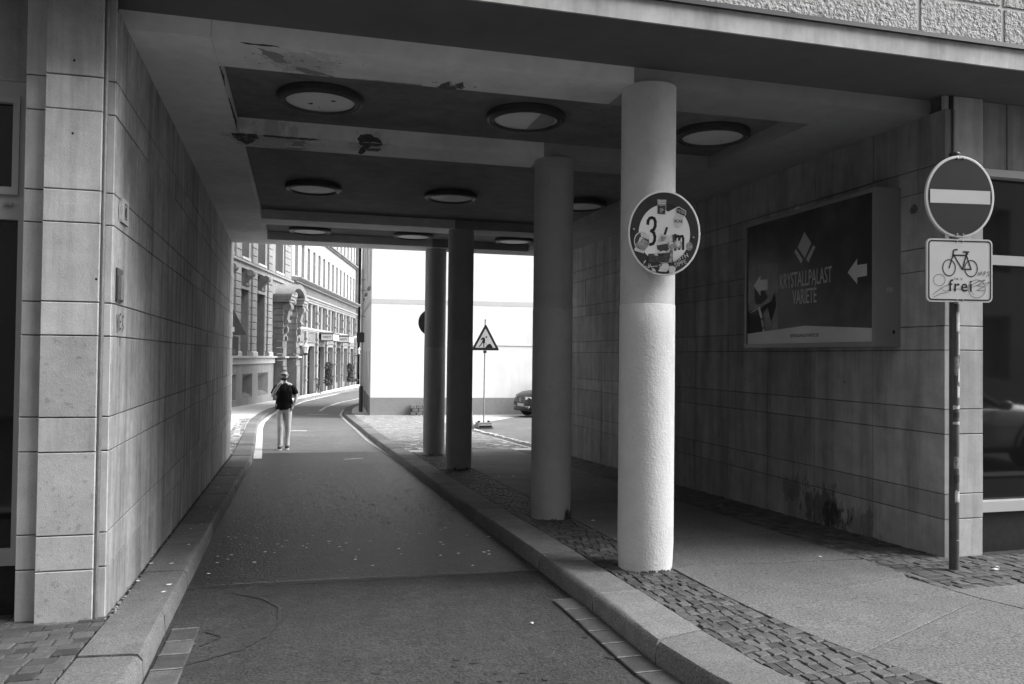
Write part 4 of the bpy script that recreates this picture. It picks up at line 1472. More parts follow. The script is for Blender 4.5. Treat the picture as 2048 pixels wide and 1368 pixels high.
# string course, upper sills
mb = MB()
mb.fbox(FF, -3, 19.3, 5.72, 5.80, -.02, .10)
mb.fbox(FF, -3, 19.3, 5.80, 6.00, -.02, .06)
mb.fbox(FF, -3, 19.3, 6.00, 6.10, -.02, .16)
mb.build('string_course', M['palace'], pa)
for a, b in wins + [(15.2, 17.0)]:
    mb = MB()
    mb.fbox(FF, a - .08, b + .08, 6.18, 6.30, -.3, .09)
    mb.build('sill', M['palace_w'], pa)
# banded pilasters: every course block is a part
G0 = Fr((0, 0, 0), FF.U, FF.V, FF.N)
bm_ = {}


def ashlar(s0, s1, z0, z1, t, m='palace', t0=0.0, F=None, root=None):
    key = (round(s1 - s0, 3), round(z1 - z0, 3), t, m, t0)
    if key not in bm_:
        bm_[key] = MB().cbox(G0, 0, s1 - s0, .012, z1 - z0 - .012, t0 - .02, t, .02).mesh('ashlar_block', M[m])
    place('ashlar_block', bm_[key], root or pa, FF.p(s0, z0, 0))


piers = [(4.1, 5.6), (6.95, 8.5), (9.8, 11.4), (12.95, 14.6)]
for a, b in piers:
    c = (a + b) / 2
    for k in range(11):
        z0 = 1.70 + k * .365
        ashlar(c - .42, c + .42, z0, z0 + .365, .12)
        ashlar(a + .03, c - .44, z0, z0 + .365, .035)
        ashlar(c + .44, b - .03, z0, z0 + .365, .035)
    for k in range(8):
        z0 = 6.12 + k * .40
        ashlar(c - .42, c + .42, z0, z0 + .40, .12)
        ashlar(c + .44, b - .03, z0, z0 + .40, .035)
    mb = MB()
    mb.fbox(FF, c - .47, c + .47, 1.45, 1.62, -.02, .20)
    mb.prism(Fr(FF.p(c - .47, 0, 0), FF.N, (0, 0, 1)), [(-.02, 1.62), (.20, 1.62), (.13, 1.70), (-.02, 1.70)], 0, -.94)
    mb.build('pilaster_foot', M['palace_w'], pa)
for k in range(8):
    ashlar(17.25, 18.6, 6.12 + k * .40, 6.52 + k * .40, .10)
# plinth with splayed basement windows
bops = [(2.9, 4.9, -.62, .58), (5.7, 7.6, -.62, .58), (8.65, 10.4, -.64, .57), (11.45, 13.55, -.66, .56)]
mb = MB()
face(mb, FF, -3, 14.75, -1.6, 1.06, [], .5, .02)
mb.v, mb.f = [], []
us = sorted({-3, 14.75} | {q for o in bops for q in o[:2]})
for a, b in zip(us[:-1], us[1:]):
    for c, d in ((-1.6, -.64), (-.64, .57), (.57, 1.06)):
        if c == -.64 and any(o[0] <= a and b <= o[1] for o in bops):
            continue
        mb.poly([FF.p(a, c, .10), FF.p(b, c, .10), FF.p(b, d, .10), FF.p(a, d, .10)])
for a, b, c, d in bops:
    c, d = -.64, .57
    i0, i1, j0, j1 = a + .22, b - .30, c + .25, d - .28
    O4 = [FF.p(a, c, .10), FF.p(b, c, .10), FF.p(b, d, .10), FF.p(a, d, .10)]
    I4 = [FF.p(i0, j0, -.42), FF.p(i1, j0, -.42), FF.p(i1, j1, -.42), FF.p(i0, j1, -.42)]
    mb.add(O4 + I4, [(k, (k + 1) % 4, 4 + (k + 1) % 4, 4 + k) for k in range(4)])
mb.build('plinth', M['palace'], pa)
for a, b, c, d in bops:
    window(pa, FF, a + .22, b - .30, -.39, .29, -.40, bars=(1, 0), fw_=.05)
    mb = MB()
    n = 10
    mb.prism(Fr(FF.p(a + .02, 0, 0), FF.N, (0, 0, 1)), [(-.35, -.64)] + [(.06 * 1 - .40 * (1 - math.cos(1.57 * k / n)), -.64 + .26 * math.sin(1.57 * k / n)) for k in range(n + 1)], 0, -(b - a - .04))
    mb.build('rounded_sill', M['palace_d'], pa)
mb = MB()
mb.fbox(FF, -3, 14.75, 1.06, 1.36, -.02, .18)
mb.fbox(FF, -3, 14.80, 1.36, 1.455, -.02, .30)
mb.build('plinth_ledge', M['palace_w'], pa)
# ---- portal
po = pa
for s0, s1 in ((14.85, 15.75), (18.35, 19.3)):
    mb = MB()
    mb.fbox(FF, s0, s1, -1.6, .85, -.1, .62)
    mb.build('portal_base', M['palace_d'], pa)
    for k in range(10):
        z0 = .85 + k * .365
        mt = 'palace_d'
        ashlar(s0 + (.02 if k % 2 else 0), s1 - (.02 if k % 2 else 0), z0, z0 + .365, .60 if k % 2 == 0 else .56, mt, -.6)
    mb = MB()
    mb.fbox(FF, s0 - .06, s1 + .06, 1.36, 1.44, .0, .72)
    mb.build('portal_ledge', M['palace_w'], pa)
    # console: big scroll with a tapering body
    G = Fr(FF.p(s0 + .12, 0, 0), FF.N, (0, 0, 1))
    mb = MB()
    n = 16
    mb.prism(G, [(.5, 3.2), (.66, 3.2), (.74, 3.5), (.86, 4.1), (.90, 4.52), (.5, 4.52)], 0, -.66)
    mb.prism(G, [(.74 + .24 * math.cos(6.283 * k / n), 4.25 + .24 * math.sin(6.283 * k / n)) for k in range(n)], .05, -.71)
    mb.prism(G, [(.70 + .14 * math.cos(6.283 * k / n), 3.42 + .13 * math.sin(6.283 * k / n)) for k in range(n)], .05, -.71)
    mb.prism(G, [(.68 + .09 * math.cos(6.283 * k / n), 2.95 + .20 * math.sin(6.283 * k / n)) for k in range(n)], -.15, -.5)
    mb.prism(G, [(.66 + .07 * math.cos(6.283 * k / n), 2.45 + .15 * math.sin(6.283 * k / n)) for k in range(n)], -.2, -.45)
    mb.build('scroll_console', M['palace_d'], pa)
    mb = MB()
    mb.fbox(FF, s0 - .12, s1 + .12, 4.52, 4.66, -.02, .94)
    mb.fbox(FF, s0 - .16, s1 + .16, 4.66, 4.84, -.02, 1.02)
    mb.fbox(FF, s0 - .22, s1 + .22, 4.84, 4.95, -.02, 1.08)
    mb.build('portal_cornice', M['palace'], pa)
n = 22
ar = []
for k in range(n + 1):
    a = math.pi * (1 - k / n)
    ar.append((17.08 + 1.98 * math.cos(a), 4.80 + .88 * math.sin(a)))
ins = [(17.08 + (u - 17.08) * .84, 4.80 + (v - 4.80) * .72) for u, v in ar]
mb = MB()
P, fs = [], []
for k in range(n + 1):
    P += [FF.p(ar[k][0], ar[k][1], -.02), FF.p(ar[k][0], ar[k][1], 1.05), FF.p(ins[k][0], ins[k][1], .98), FF.p(ins[k][0], ins[k][1], .35)]
for k in range(n):
    for i in range(3):
        fs.append((4 * k + i, 4 * k + i + 1, 4 * k + 5 + i, 4 * k + 4 + i))
mb.add(P, fs)
mb.build('portal_arch', M['palace'], pa)
mb = MB()
mb.poly([FF.p(u, v, .36) for u, v in ins])
mb.build('tympanum', M['palace_d'], pa)
mb = MB()
for (s_, z_, t_, r_) in ((17.05, 5.05, .55, .34), (16.7, 4.86, .5, .24), (17.45, 4.86, .5, .24), (17.05, 4.62, .6, .22)):
    mb.blob(FF.p(s_, z_, t_), r_, r_, r_ * .9, 10, 7)
mb.build('carved_relief', M['palace_d'], pa, smooth=2)
mb = MB()
mb.fbox(FF, 15.75, 18.35, 3.9, 4.6, -.5, .3)
mb.build('portal_lintel', M['palace_d'], pa)
mb = MB()
mb.fbox(FF, 15.75, 18.35, -1.5, 3.9, -.58, -.52)
mb.build('door', M['metal_d'], pa)

# ------------------------------------------------------------------ theatre building
th = thing('theatre_building', 'long sandstone theatre front with a fluted frieze and tall narrow windows beyond the portal', 'building', FF.p(34, -1.2, 0))
S0, NB, BW = 19.4, 7, 3.85
S1 = S0 + NB * BW + .35
gops, fops, uops, tops = [], [], [], []
for k in range(NB):
    a = S0 + .3 + k * BW
    gops.append((a + .45, a + BW - .45, -1.5, 2.15))
    fops += [(a + .32, a + 1.80, 3.36, 5.02), (a + 2.05, a + BW - .32, 3.36, 5.02)]
    for q in (0, 1):
        b = a + q * BW / 2
        uops.append((b + .50, b + 1.42, 6.55, 8.82))
        tops.append((b + .50, b + 1.42, 10.15, 12.6))
mb = MB()
face(mb, FF, S0, S1, -1.9, 5.1, gops + fops, .42)
mb.build('lower_wall', M['palace'], th)
mb = MB()
face(mb, FF, S0, S1, 6.4, 14, uops + tops, .38)
mb.build('upper_wall', M['palace_c'], th)
mb = MB()
mb.fbox(FF, S0, S1, -1.9, 5.3, -7, -.43)
mb.fbox(FF, S0, S1, 5.3, 14, -7, -.39)
mb.build('inner_wall', M['palace_d'], th)
for k, o in enumerate(gops):
    if k in (0, 1, 3):
        d_ = window(th, FF, o[0], o[1], -1.4, 2.15, -.32, fr=M['metal_d'], bars=(1, 1), name='door')
    else:
        window(th, FF, o[0], o[1], -.8, 2.15, -.30, fr=M['metal_d'], bars=(1, 1), name='shop_front')
        mb = MB()
        mb.fbox(FF, o[0], o[1], -1.5, -.8, -.42, -.22)
        mb.build('window_base', M['palace_d'], th)
for o in fops:
    window(th, FF, *o[:4], -.30, bars=(0, 1), fw_=.05)
for o in uops:
    window(th, FF, *o[:4], -.33, bars=(0, 1), fw_=.05)
    mb = MB()
    mb.fbox(FF, o[0] - .05, o[1] + .05, 6.46, 6.55, -.3, .06)
    mb.build('sill', M['palace_w'], th)
for o in tops:
    window(th, FF, *o[:4], -.33, bars=(0, 1), fw_=.05)
for k in range(NB + 1):
    c = S0 + .3 + k * BW
    mb = MB()
    mb.fbox(FF, c - .24, c + .24, -1.9, 3.14, -.02, .16)
    mb.fbox(FF, c - .24, c + .24, 3.36, 5.06, -.02, .14)
    mb.build('pilaster', M['palace'], th)
    for z in (-.2, .75, 1.7, 2.25, 2.6, 3.75, 4.5):
        mb = MB()
        mb.fbox(FF, c - .27, c + .27, z, z + .09, .0, .20)
        mb.build('pilaster_band', M['palace_d'], th)
for k in range(NB):
    a = S0 + .3 + k * BW
    mb = MB()
    mb.fbox(FF, a + .55, a + BW - .55, 2.5, 3.02, -.02, .07)
    mb.build('recessed_panel', M['palace_d'], th)
    mb = MB()
    mb.fbox(FF, a + .42, a + BW - .42, 2.42, 2.48, -.02, .10)
    mb.fbox(FF, a + .42, a + BW - .42, 3.04, 3.10, -.02, .10)
    mb.build('panel_moulding', M['palace'], th)
    mb = MB()
    mb.fbox(FF, a + 1.83, a + 2.02, 3.36, 5.02, -.2, .07)
    mb.build('mullion', M['palace_w'], th)
mb = MB()
mb.fbox(FF, S0, S1, 3.14, 3.24, -.02, .15)
mb.fbox(FF, S0, S1, 3.24, 3.36, -.02, .24)
mb.build('sill_band', M['palace_w'], th)
mb = MB()
for z0, z1, t in ((5.08, 5.24, .12), (5.24, 5.40, .17), (5.40, 5.52, .26), (5.52, 6.08, .10), (6.08, 6.18, .30)):
    mb.fbox(FF, S0, S1, z0, z1, -.02, t)
mb.prism(Fr(FF.p(S0 - .05, 0, 0), FF.N, (0, 0, 1)), [(-.02, 6.18), (.34, 6.18), (.60, 6.30), (.62, 6.37), (-.02, 6.42)], 0, -(S1 - S0 + .1))
mb.build('cornice', M['palace'], th)
mb = MB()
s_ = S0 + .1
while s_ < S1 - .1:
    mb.fbox(FF, s_, s_ + .09, 5.56, 6.05, .09, .135)
    s_ += .19
o = mb.build('fluting', M['palace'], th)
o['kind'] = 'stuff'
mb = MB()
mb.fbox(FF, S0, S1, 9.8, 9.92, -.02, .16)
mb.fbox(FF, S0, S1, 9.92, 10.06, -.02, .28)
mb.build('string_course', M['palace_d'], th)

# canopy signs
for k, s_ in enumerate((28.0, 35.6)):
    c = thing('canopy_sign', ('theatre canopy sign with its whole VARIETE end showing, nearer one above the doors', 'theatre canopy sign partly hidden behind the other, farther one')[k], 'sign', FF.p(s_, 2.58, 0), 0, 'box signs on the theatre front')
    mb = MB()
    mb.fbox(FF, s_, s_ + 2.5, 2.58, 3.10, .25, 1.12)
    mb.build('box', M['metal_d'], c)
    mb = MB()
    mb.fbox(FF, s_ - .05, s_ + 2.55, 3.10, 3.20, .1, 1.2)
    mb.build('canopy', M['palace_d'], c)
    Fe_ = Fr(FF.p(s_ - .006, 2.84, .68), FF.N, (0, 0, 1))
    mb = MB()
    mb.fbox(Fe_, -.40, .41, -.215, .215, -.001, .004)
    mb.build('end_panel', M['sign_w'], c)
    text('VARIETE', .235, Fe_, 0, 0, .006, M['ink'], c, sx=.70, bold=.004)
    Fs_ = Fr(FF.p(s_ + 1.25, 2.84, 1.126), FF.U, (0, 0, 1), FF.N)
    mb = MB()
    mb.fbox(Fs_, -1.2, 1.2, -.215, .215, -.001, .004)
    mb.build('side_panel', M['sign_w'], c)
    text('VARIETE', .235, Fs_, 0, 0, .006, M['ink'], c, sx=1.2, bold=.004)

# lanterns on brackets
for k, (s_, t_, lab) in enumerate(((20.0, .78, 'white glass lantern on an iron bracket by the portal, the nearer of two'), (44.2, .80, 'small white glass lantern on a bracket at the far end of the theatre'))):
    L0 = FF.p(s_, 1.62, t_)
    c = thing('wall_lantern', lab, 'lantern', L0, 0, 'lanterns on the theatre front')
    mb = MB()
    mb.tube([FF.p(s_, .6, .2), FF.p(s_, 1.35, .22), FF.p(s_, 1.52, .35), FF.p(s_, 1.55, t_ + .22)], .028, 6)
    mb.tube([FF.p(s_, 1.0, .24), FF.p(s_, 1.2, .42), FF.p(s_, 1.5, .6)], .02, 6)
    mb.build('bracket', M['metal_d'], c)
    mb = MB()
    mb.lathe(L0, [(.10, -.06), (.13, 0), (.15, .03)], 8)
    mb.build('gallery', M['metal_d'], c)
    mb = MB()
    mb.lathe(L0, [(.13, .03), (.20, .40)], 6)
    mb.build('glass', M['opal'], c)
    mb = MB()
    mb.lathe(L0, [(.23, .40), (.24, .43), (.14, .52), (.07, .60), (.04, .66), (.002, .70)], 8)
    mb.build('hood', M['palace_w'], c)
    mb = MB()
    for q in range(6):
        a = q * math.pi / 3
        mb.tube([L0 + Vector((.135 * math.cos(a), .135 * math.sin(a), .03)), L0 + Vector((.205 * math.cos(a), .205 * math.sin(a), .41))], .012, 4)
    mb.build('lantern_frame', M['metal_d'], c)

# planters
rnd = random.Random(11)
for k, (s_, t_, h_, lab) in enumerate(((28.6, .75, 1.72, 'tall clipped shrub in a square pot, nearer one under the canopy signs'), (39.3, .75, 1.62, 'tall clipped shrub in a square pot, farther one by the theatre doors'), (42.6, .7, .18, 'small low planter beside the farther tall shrub'))):
    p0 = FF.p(s_, 0, t_)
    g0 = gz(p0.y) + .0
    c = thing('potted_shrub', lab, 'planter', (p0.x, p0.y, g0), 0, 'planters on the theatre pavement')
    G = Fr((p0.x, p0.y, g0), FF.U, FF.N)
    mb = MB()
    mb.rings([[G.p(a * q, b * q, z) for a, b in ((-1, -1), (1, -1), (1, 1), (-1, 1))] for q, z in ((.15, 0), (.21, .42), (.225, .43), (.225, .47))])
    mb.build('pot', M['pot'], c)
    mb = MB()
    mb.tube([(p0.x, p0.y, g0 + .4), (p0.x, p0.y, g0 + .5 + h_ * .6)], .025, 6)
    mb.build('stem', M['metal_d'], c)
    mb = MB()
    for _ in range(1100 if k < 2 else 260):
        z = rnd.random()
        R_ = (.29 + .05 * math.sin(z * 9 + k)) * (1 - .25 * max(0, z - .8) / .2) * (.85 + .15 * min(1, z * 6))
        a = rnd.uniform(0, 6.283)
        r_ = R_ * math.sqrt(rnd.uniform(.25, 1)) * rnd.uniform(.85, 1.12)
        q = Vector((p0.x + r_ * math.cos(a), p0.y + r_ * math.sin(a), g0 + .46 + z * h_))
        e1 = Vector((rnd.gauss(0, 1), rnd.gauss(0, 1), rnd.gauss(0, 1))).normalized()
        e2 = e1.orthogonal().normalized()
        l = rnd.uniform(.05, .085)
        mb.poly([q - e1 * l, q + e2 * l * .5, q + e1 * l, q - e2 * l * .5])
    mb.build('foliage', M['leaf'], c, fix=False)

# bicycle leaning at the theatre front
bp = FF.p(25.7, 0, .62)
bk = thing('bicycle', 'black bicycle leaning against the theatre front behind the man', 'bicycle', (bp.x, bp.y, gz(bp.y)), math.atan2(FF.U.y, FF.U.x) + .35)
BK = Fr((0, 0, 0), (1, 0, .0), (0, .12, 1))
lx = lambda x, z, w_=0: BK.p(x, z, w_)
for x in (-.46, .46):
    mb = MB()
    mb.ringtube(lx(x, .34), BK.U, BK.V, .31, .335, .022, 24, 6)
    wh = mb.build('wheel', M['rubber'], bk, smooth=2, local=True)
    mb = MB()
    for q in range(9):
        a = q * math.pi / 9
        mb.tube([lx(x + .30 * math.cos(a), .34 + .325 * math.sin(a)), lx(x - .30 * math.cos(a), .34 - .325 * math.sin(a))], .004, 3)
    mb.build('spokes', M['galv'], wh, local=True)
mb = MB()
for pts in ([(-.46, .34), (0, .30), (.30, .78), (-.14, .78), (0, .30)], [(-.46, .34), (-.14, .78), (-.18, .92)], [(.46, .34), (.30, .78), (.27, .98)]):
    mb.tube([lx(*p) for p in pts], .018, 6)
mb.build('frame', M['metal_d'], bk, local=True)
mb = MB()
mb.tube([lx(.22, 1.0, -.28), lx(.27, 1.03, -.12), lx(.27, 1.03, .12), lx(.22, 1.0, .28)], .016, 6)
mb.build('handlebar', M['metal_d'], bk, local=True)
mb = MB()
mb.blob(lx(-.19, .95), .13, .07, .035, 10, 6)
mb.build('saddle', M['rubber'], bk, smooth=2, local=True)
mb = MB()
mb.blob(lx(.30, .86, 0), .05, .05, .05, 8, 6)
mb.build('lamp', M['galv'], bk, smooth=2, local=True)

# ------------------------------------------------------------------ farther houses in the lane
fh = thing('town_house', 'pale town house with balconies at the far end of the lane', 'building', FF.p(S1 + 8, -1.3, 0))
mb = MB()
fo = [(S1 + 1.2 + k * 2.8, S1 + 2.5 + k * 2.8, z, z + 1.9) for k in range(5) for z in (-.2, 3.4, 6.6, 9.8)]
face(mb, FF, S1 + .2, S1 + 16, -1.9, 13.5, fo, .25, .5)
mb.build('wall', M['palace'], fh)
mb = MB()
mb.fbox(FF, S1 + .2, S1 + 16, -1.9, 13.5, -6, .24)
mb.build('inner_wall', M['palace_d'], fh)
for o in fo:
    window(fh, FF, *o[:4], .30, bars=(1, 0), fw_=.06)
for k in range(5):
    for z in (3.2, 6.4, 9.6):
        if (k + int(z)) % 2 == 0:
            mb = MB()
            a = S1 + 1.0 + k * 2.8
            mb.fbox(FF, a, a + 1.7, z - .1, z, .5, 1.15)
            mb.fbox(FF, a, a + 1.7, z + .85, z + .9, 1.1, 1.15)
            mb.fbox(FF, a, a + .05, z, z + .9, .5, 1.15)
            for q in range(9):
                mb.fbox(FF, a + q * .2, a + .03 + q * .2, z, z + .85, 1.1, 1.14)
            mb.build('balcony', M['palace_d'], fh)
fe = thing('town_house', 'bright distant house closing the lane behind the lamp post', 'building', (12, 108, -1.3))
GE = Fr((4, 108, 0), (1, .0, 0), (0, 0, 1))
fo = [(1.0 + k * 2.6, 2.2 + k * 2.6, z, z + 1.9) for k in range(8) for z in (-.3, 3.0, 6.2, 9.4)]
mb = MB()
face(mb, GE, -6, 26, -1.9, 13, fo, .25)
mb.build('wall', M['far_a'], fe)
mb = MB()
mb.fbox(GE, -6, 26, -1.9, 13, -6, -.26)
mb.build('inner_wall', M['palace_d'], fe)
for o in fo:
    window(fe, GE, *o[:4], -.2, bars=(1, 0), fw_=.06)

# ------------------------------------------------------------------ white building
WCn, WD = Vector((2.69, 31.57, 0)), Vector((.9973, -.0728, 0)).normalized()
WS = Vector((.0418, .9992, 0)).normalized()
FWf = Fr(WCn, WD, (0, 0, 1))                                   # front, outward -Y
FWs = Fr(WCn + WS * 11.5, -WS, (0, 0, 1))                       # lane side, outward -X
wb = thing('white_building', 'plain white rendered building with a grey plinth facing the archway', 'building', (WCn.x, WCn.y, -.8))
lo = [(11.5 - c - .45, 11.5 - c + .35, -.95, 1.72) for c in (1.1, 4.5, 7.8)]
up = [(11.5 - c - .5, 11.5 - c + .4, 4.35, 6.9) for c in (1.5, 4.9, 8.2)]
mb = MB()
mb.poly([FWf.p(0, -1.5, 0), FWf.p(24, -1.5, 0), FWf.p(24, 11, 0), FWf.p(0, 11, 0)])
face(mb, FWs, 0, 11.5, -1.5, 11, lo + up, .3)
mb.poly([FWs.p(0, -1.5, 0), FWs.p(0, 11, 0), FWs.p(0, 11, -9), FWs.p(0, -1.5, -9)])
mb.poly([FWf.p(0, 11, 0), FWf.p(24, 11, 0), FWf.p(24, 11, -11), FWf.p(0, 11, -11)])
mb.build('wall', M['render_w'], wb)
mb = MB()
mb.fbox(FWf, .6, 23, -1.5, 10.8, -10, -.32)
mb.build('inner_wall', M['palace_d'], wb)
for o in lo:
    mb = MB()
    mb.fbox(FWs, o[0], o[1], o[2], o[3], -.3, -.2)
    dr = mb.build('door', M['metal_d'], wb)
    mb = MB()
    mb.fbox(FWs, o[1] - .16, o[1] - .10, .1, .25, -.2, -.14)
    mb.build('handle', M['galv'], dr)
for o in up:
    window(wb, FWs, *o[:4], -.2, bars=(1, 1), fw_=.06)
    mb = MB()
    mb.fbox(FWs, o[0] - .06, o[1] + .06, 4.25, 4.35, -.05, .1)
    mb.build('sill', M['render_g'], wb)
mb = MB()
mb.fbox(FWf, -.012, 24, -1.5, -.10, -.1, .012)
us = [0] + sorted(q for o in lo for q in o[:2]) + [11.5]
for a, b in zip(us[::2], us[1::2]):
    mb.fbox(FWs, a, b - (.0 if b < 11.4 else .0), -1.5, -.10, -.1, .0121)
mb.build('plinth', M['render_g'], wb)
mb = MB()
mb.fbox(FWf, -.01, 24, 3.60, 3.78, -.05, .010)
mb.fbox(FWs, 0, 11.5, 3.60, 3.78, -.05, .0101)
mb.build('band', M['smooth'], wb)
mb = MB()
mb.fbox(FWf, 3.2, 14, 1.985, 2.005, 0, .02)
mb.build('cable', M['galv'], wb)
mb = MB()
mb.fbox(FWf, 1.0, 1.62, 4.95, 5.5, 0, .006)
mb.fbox(FWf, 6.3, 7.6, 4.95, 5.5, 0, .006)
mb.build('repair_patch', M['render_w'], wb)

lp = thing('street_pole', 'slim grey pole with small signs at the corner of the white building', 'pole', (2.53, 34.3, gz(34.3)))
mb = MB()
mb.tube([(2.53, 34.3, gz(34.3) - .1), (2.53, 34.3, 5.2)], .055, 10)
mb.build('post', M['frame_g'], lp, smooth=True)
mb = MB()
mb.tube([(2.53, 34.3, 5.2), (2.53, 34.3, 8.5)], .028, 8)
mb.build('upper_post', M['frame_g'], lp, smooth=True)
mb = MB()
mb.fbox(Fr((2.53, 34.25, 2.3), (1, 0, 0), (0, 0, 1)), -.22, .10, -.2, .22, -.02, .02)
mb.build('box', M['metal_d'], lp)
mb = MB()
mb.tube([(2.53, 34.3, gz(34.3)), (2.53, 34.3, .25)], .085, 10)
mb.build('sleeve', M['dark_pole'], lp, smooth=True)
for z in (4.3, 4.75, 3.2):
    mb = MB()
    mb.fbox(Fr((2.53, 34.22, z), (1, 0, 0), (0, 0, 1)), -.10, .12, -.02, .02, -.02, .02)
    mb.build('clamp', M['galv'], lp)

# stack of paving blocks by the white wall
rnd = random.Random(5)
for row in range(3):
    for q in range(5):
        u0_ = 1.55 + q * .235 + (.08 if row % 2 else 0)
        one = MB()
        one.cbox(FWf, u0_, u0_ + .215 + rnd.uniform(-.03, .01), gz(31.4) + row * .138, gz(31.4) + .132 + row * .138, .05, .30 + rnd.uniform(-.02, .03), .012)
        o = one.build('paving_block', M['granite'])
        o['label'] = '%s rough paving block in the %s row of the stack by the white wall' % (('leftmost', 'second', 'third', 'fourth', 'rightmost')[q], ('bottom', 'middle', 'top')[row])
        o['category'] = 'block'
        o['group'] = 'blocks stacked by the white wall'

# ------------------------------------------------------------------ road works sign
rw = thing('road_works_sign', 'triangular road works sign on a thin post in front of the white wall', 'traffic sign', (5.34, 23.25, gz(23.25)))
g0 = gz(23.25)
mb = MB()
mb.rings([[Vector((5.34 + a * s_, 23.25 + b * s2, g0 + z)) for a, b in ((-1, -1), (1, -1), (1, 1), (-1, 1))] for s_, s2, z in ((.235, .30, 0), (.235, .30, .05), (.20, .22, .12), (.20, .22, .17))])
ft = mb.build('rubber_foot', M['sticker_g'], rw)
mb = MB()
mb.box(5.34 - .19, 5.34 + .19, 23.25 - .32, 23.25 - .2, g0 + .04, g0 + .10)
mb.build('slot', M['black'], ft)
for dx in (-.15, .15):
    mb = MB()
    mb.box(5.34 + dx - .03, 5.34 + dx + .03, 23.2, 23.3, g0 + .17, g0 + .22)
    mb.build('lug', M['rubber'], ft)
mb = MB()
mb.tube([(5.34, 23.25, g0 + .1), (5.345, 23.22, 2.62)], .021, 10)
mb.build('post', M['galv'], rw, smooth=True)
Ft = Fr((5.345, 23.16, 1.735), SR, (0, 0, 1))


def rtri(hw, h, r, dz=0):
    P = []
    for (cx, cy_), a0 in (((hw, 0), -90), ((0, h), 30), ((-hw, 0), 150)):
        d = Vector((0 - cx, h * .36 - cy_)).normalized() * r * 2
        for k in range(5):
            a = math.radians(a0 + 120 * k / 4)
            P.append((cx + d.x * 1 + r * math.cos(a), cy_ + d.y * 1 + r * math.sin(a) + dz))
    return P


mb = MB()
mb.prism(Ft, rtri(.42, .80, .03), -.008, .004)
pl_ = mb.build('sign_plate', M['sign_grey'], rw)
mb = MB()
mb.flat(Ft, rtri(.305, .575, .012, .08), .0055)
mb.build('white_field', M['sign_w'], pl_, fix=False)
mb = MB()
kk = .83 / 300
tz = lambda L_: [((x - 229) * kk, -(y - 380) * kk) for x, y in L_]
mb.ell(Ft, *tz([(238, 235)])[0], .026, .028, .0066, 14)
mb.flat(Ft, tz([(190, 243), (215, 238), (225, 255), (225, 285), (213, 300), (192, 285), (200, 262), (180, 268)]), .0064)
mb.ribbon(Ft, tz([(197, 285), (185, 310), (162, 340)]), .028, .0065)
mb.ribbon(Ft, tz([(202, 290), (212, 312), (212, 345)]), .026, .0066)
mb.ribbon(Ft, tz([(190, 248), (180, 266)]), .02, .0067)
mb.ribbon(Ft, tz([(222, 262), (222, 290), (218, 300)]), .016, .0068)
mb.ribbon(Ft, tz([(212, 290), (245, 318)]), .008, .0069)
mb.flat(Ft, tz([(225, 350), (245, 325), (265, 308), (280, 306), (295, 322), (312, 350)]), .0066)
mb.build('pictogram', M['black'], pl_, fix=False)
mb = MB()
mb.blob((5.345, 23.2, 2.64), .03, .03, .05, 8, 6)
mb.build('cap', M['galv'], rw, smooth=2)
mb = MB()
mb.box(5.30, 5.39, 23.18, 23.26, 1.66, 1.73)
mb.build('clamp', M['metal_d'], rw)
bb = MB()
Fbb = Fr((5.02, 23.35, gz(23.3)), (.98, -.2, 0), (-.12, 0, 1))
bb.fbox(Fbb, -.03, .045, 0, 1.25, -.03, .0)
bbt = thing('barrier_board', 'pale plank leaning upright beside the road works sign, half behind a column', 'board', (5.02, 23.35, gz(23.35)))
bb.build('plank', M['white'], bbt)
mb = MB()
mb.fbox(Fbb, -.032, .047, .86, .93, -.032, .002)
mb.build('clip', M['black'], bbt)

# other signs seen from behind
ts = thing('traffic_sign', 'dark round traffic sign mostly hidden behind the farthest column', 'traffic sign', (3.02, 18.9, gz(18.9)))
mb = MB()
mb.tube([(3.02, 18.9, gz(18.9) - .05), (3.02, 18.9, 2.7)], .03, 10)
mb.build('post', M['galv'], ts, smooth=True)
Fts = Fr((3.0, 18.85, 2.35), (.98, -.2, 0), (0, 0, 1))
mb = MB()
mb.prism(Fts, [(.29 * math.cos(6.283 * k / 36), .31 * math.sin(6.283 * k / 36)) for k in range(36)], -.01, .01)
mb.build('sign_disc', M['metal_d'], ts)
ws = thing('warning_sign', 'triangular warning sign and plate seen from behind at the end of the left wall', 'traffic sign', (-2.12, 27.5, gz(27.5)))
mb = MB()
mb.tube([(-2.16, 27.5, gz(27.5) - .05), (-2.16, 27.5, 2.9)], .032, 10)
po_ = mb.build('post', M['galv'], ws, smooth=True)
Fw_ = Fr((-2.13, 27.44, 2.17), (.9, -.25, 0), (0, 0, 1))
mb = MB()
mb.prism(Fw_, rtri(.46, .86, .03), -.01, .005)
tri = mb.build('triangle_plate', M['metal_d'], ws)
mb = MB()
mb.fbox(Fw_, -.10, .06, .10, .26, .006, .012)
mb.build('sticker', M['sticker_w'], tri)
mb = MB()
mb.prism(Fr(Fw_.p(.0, -.36, 0), Fw_.U, Fw_.V), rrect(.20, .31, .05), -.01, .005)
rp = mb.build('lower_plate', M['metal_d'], ws)
mb = MB()
mb.ell(Fr(Fw_.p(.06, -.55, .006), Fw_.U, Fw_.V), 0, 0, .085, .09, 0, 20)
mb.build('sticker', M['dark_pole'], rp, fix=False)


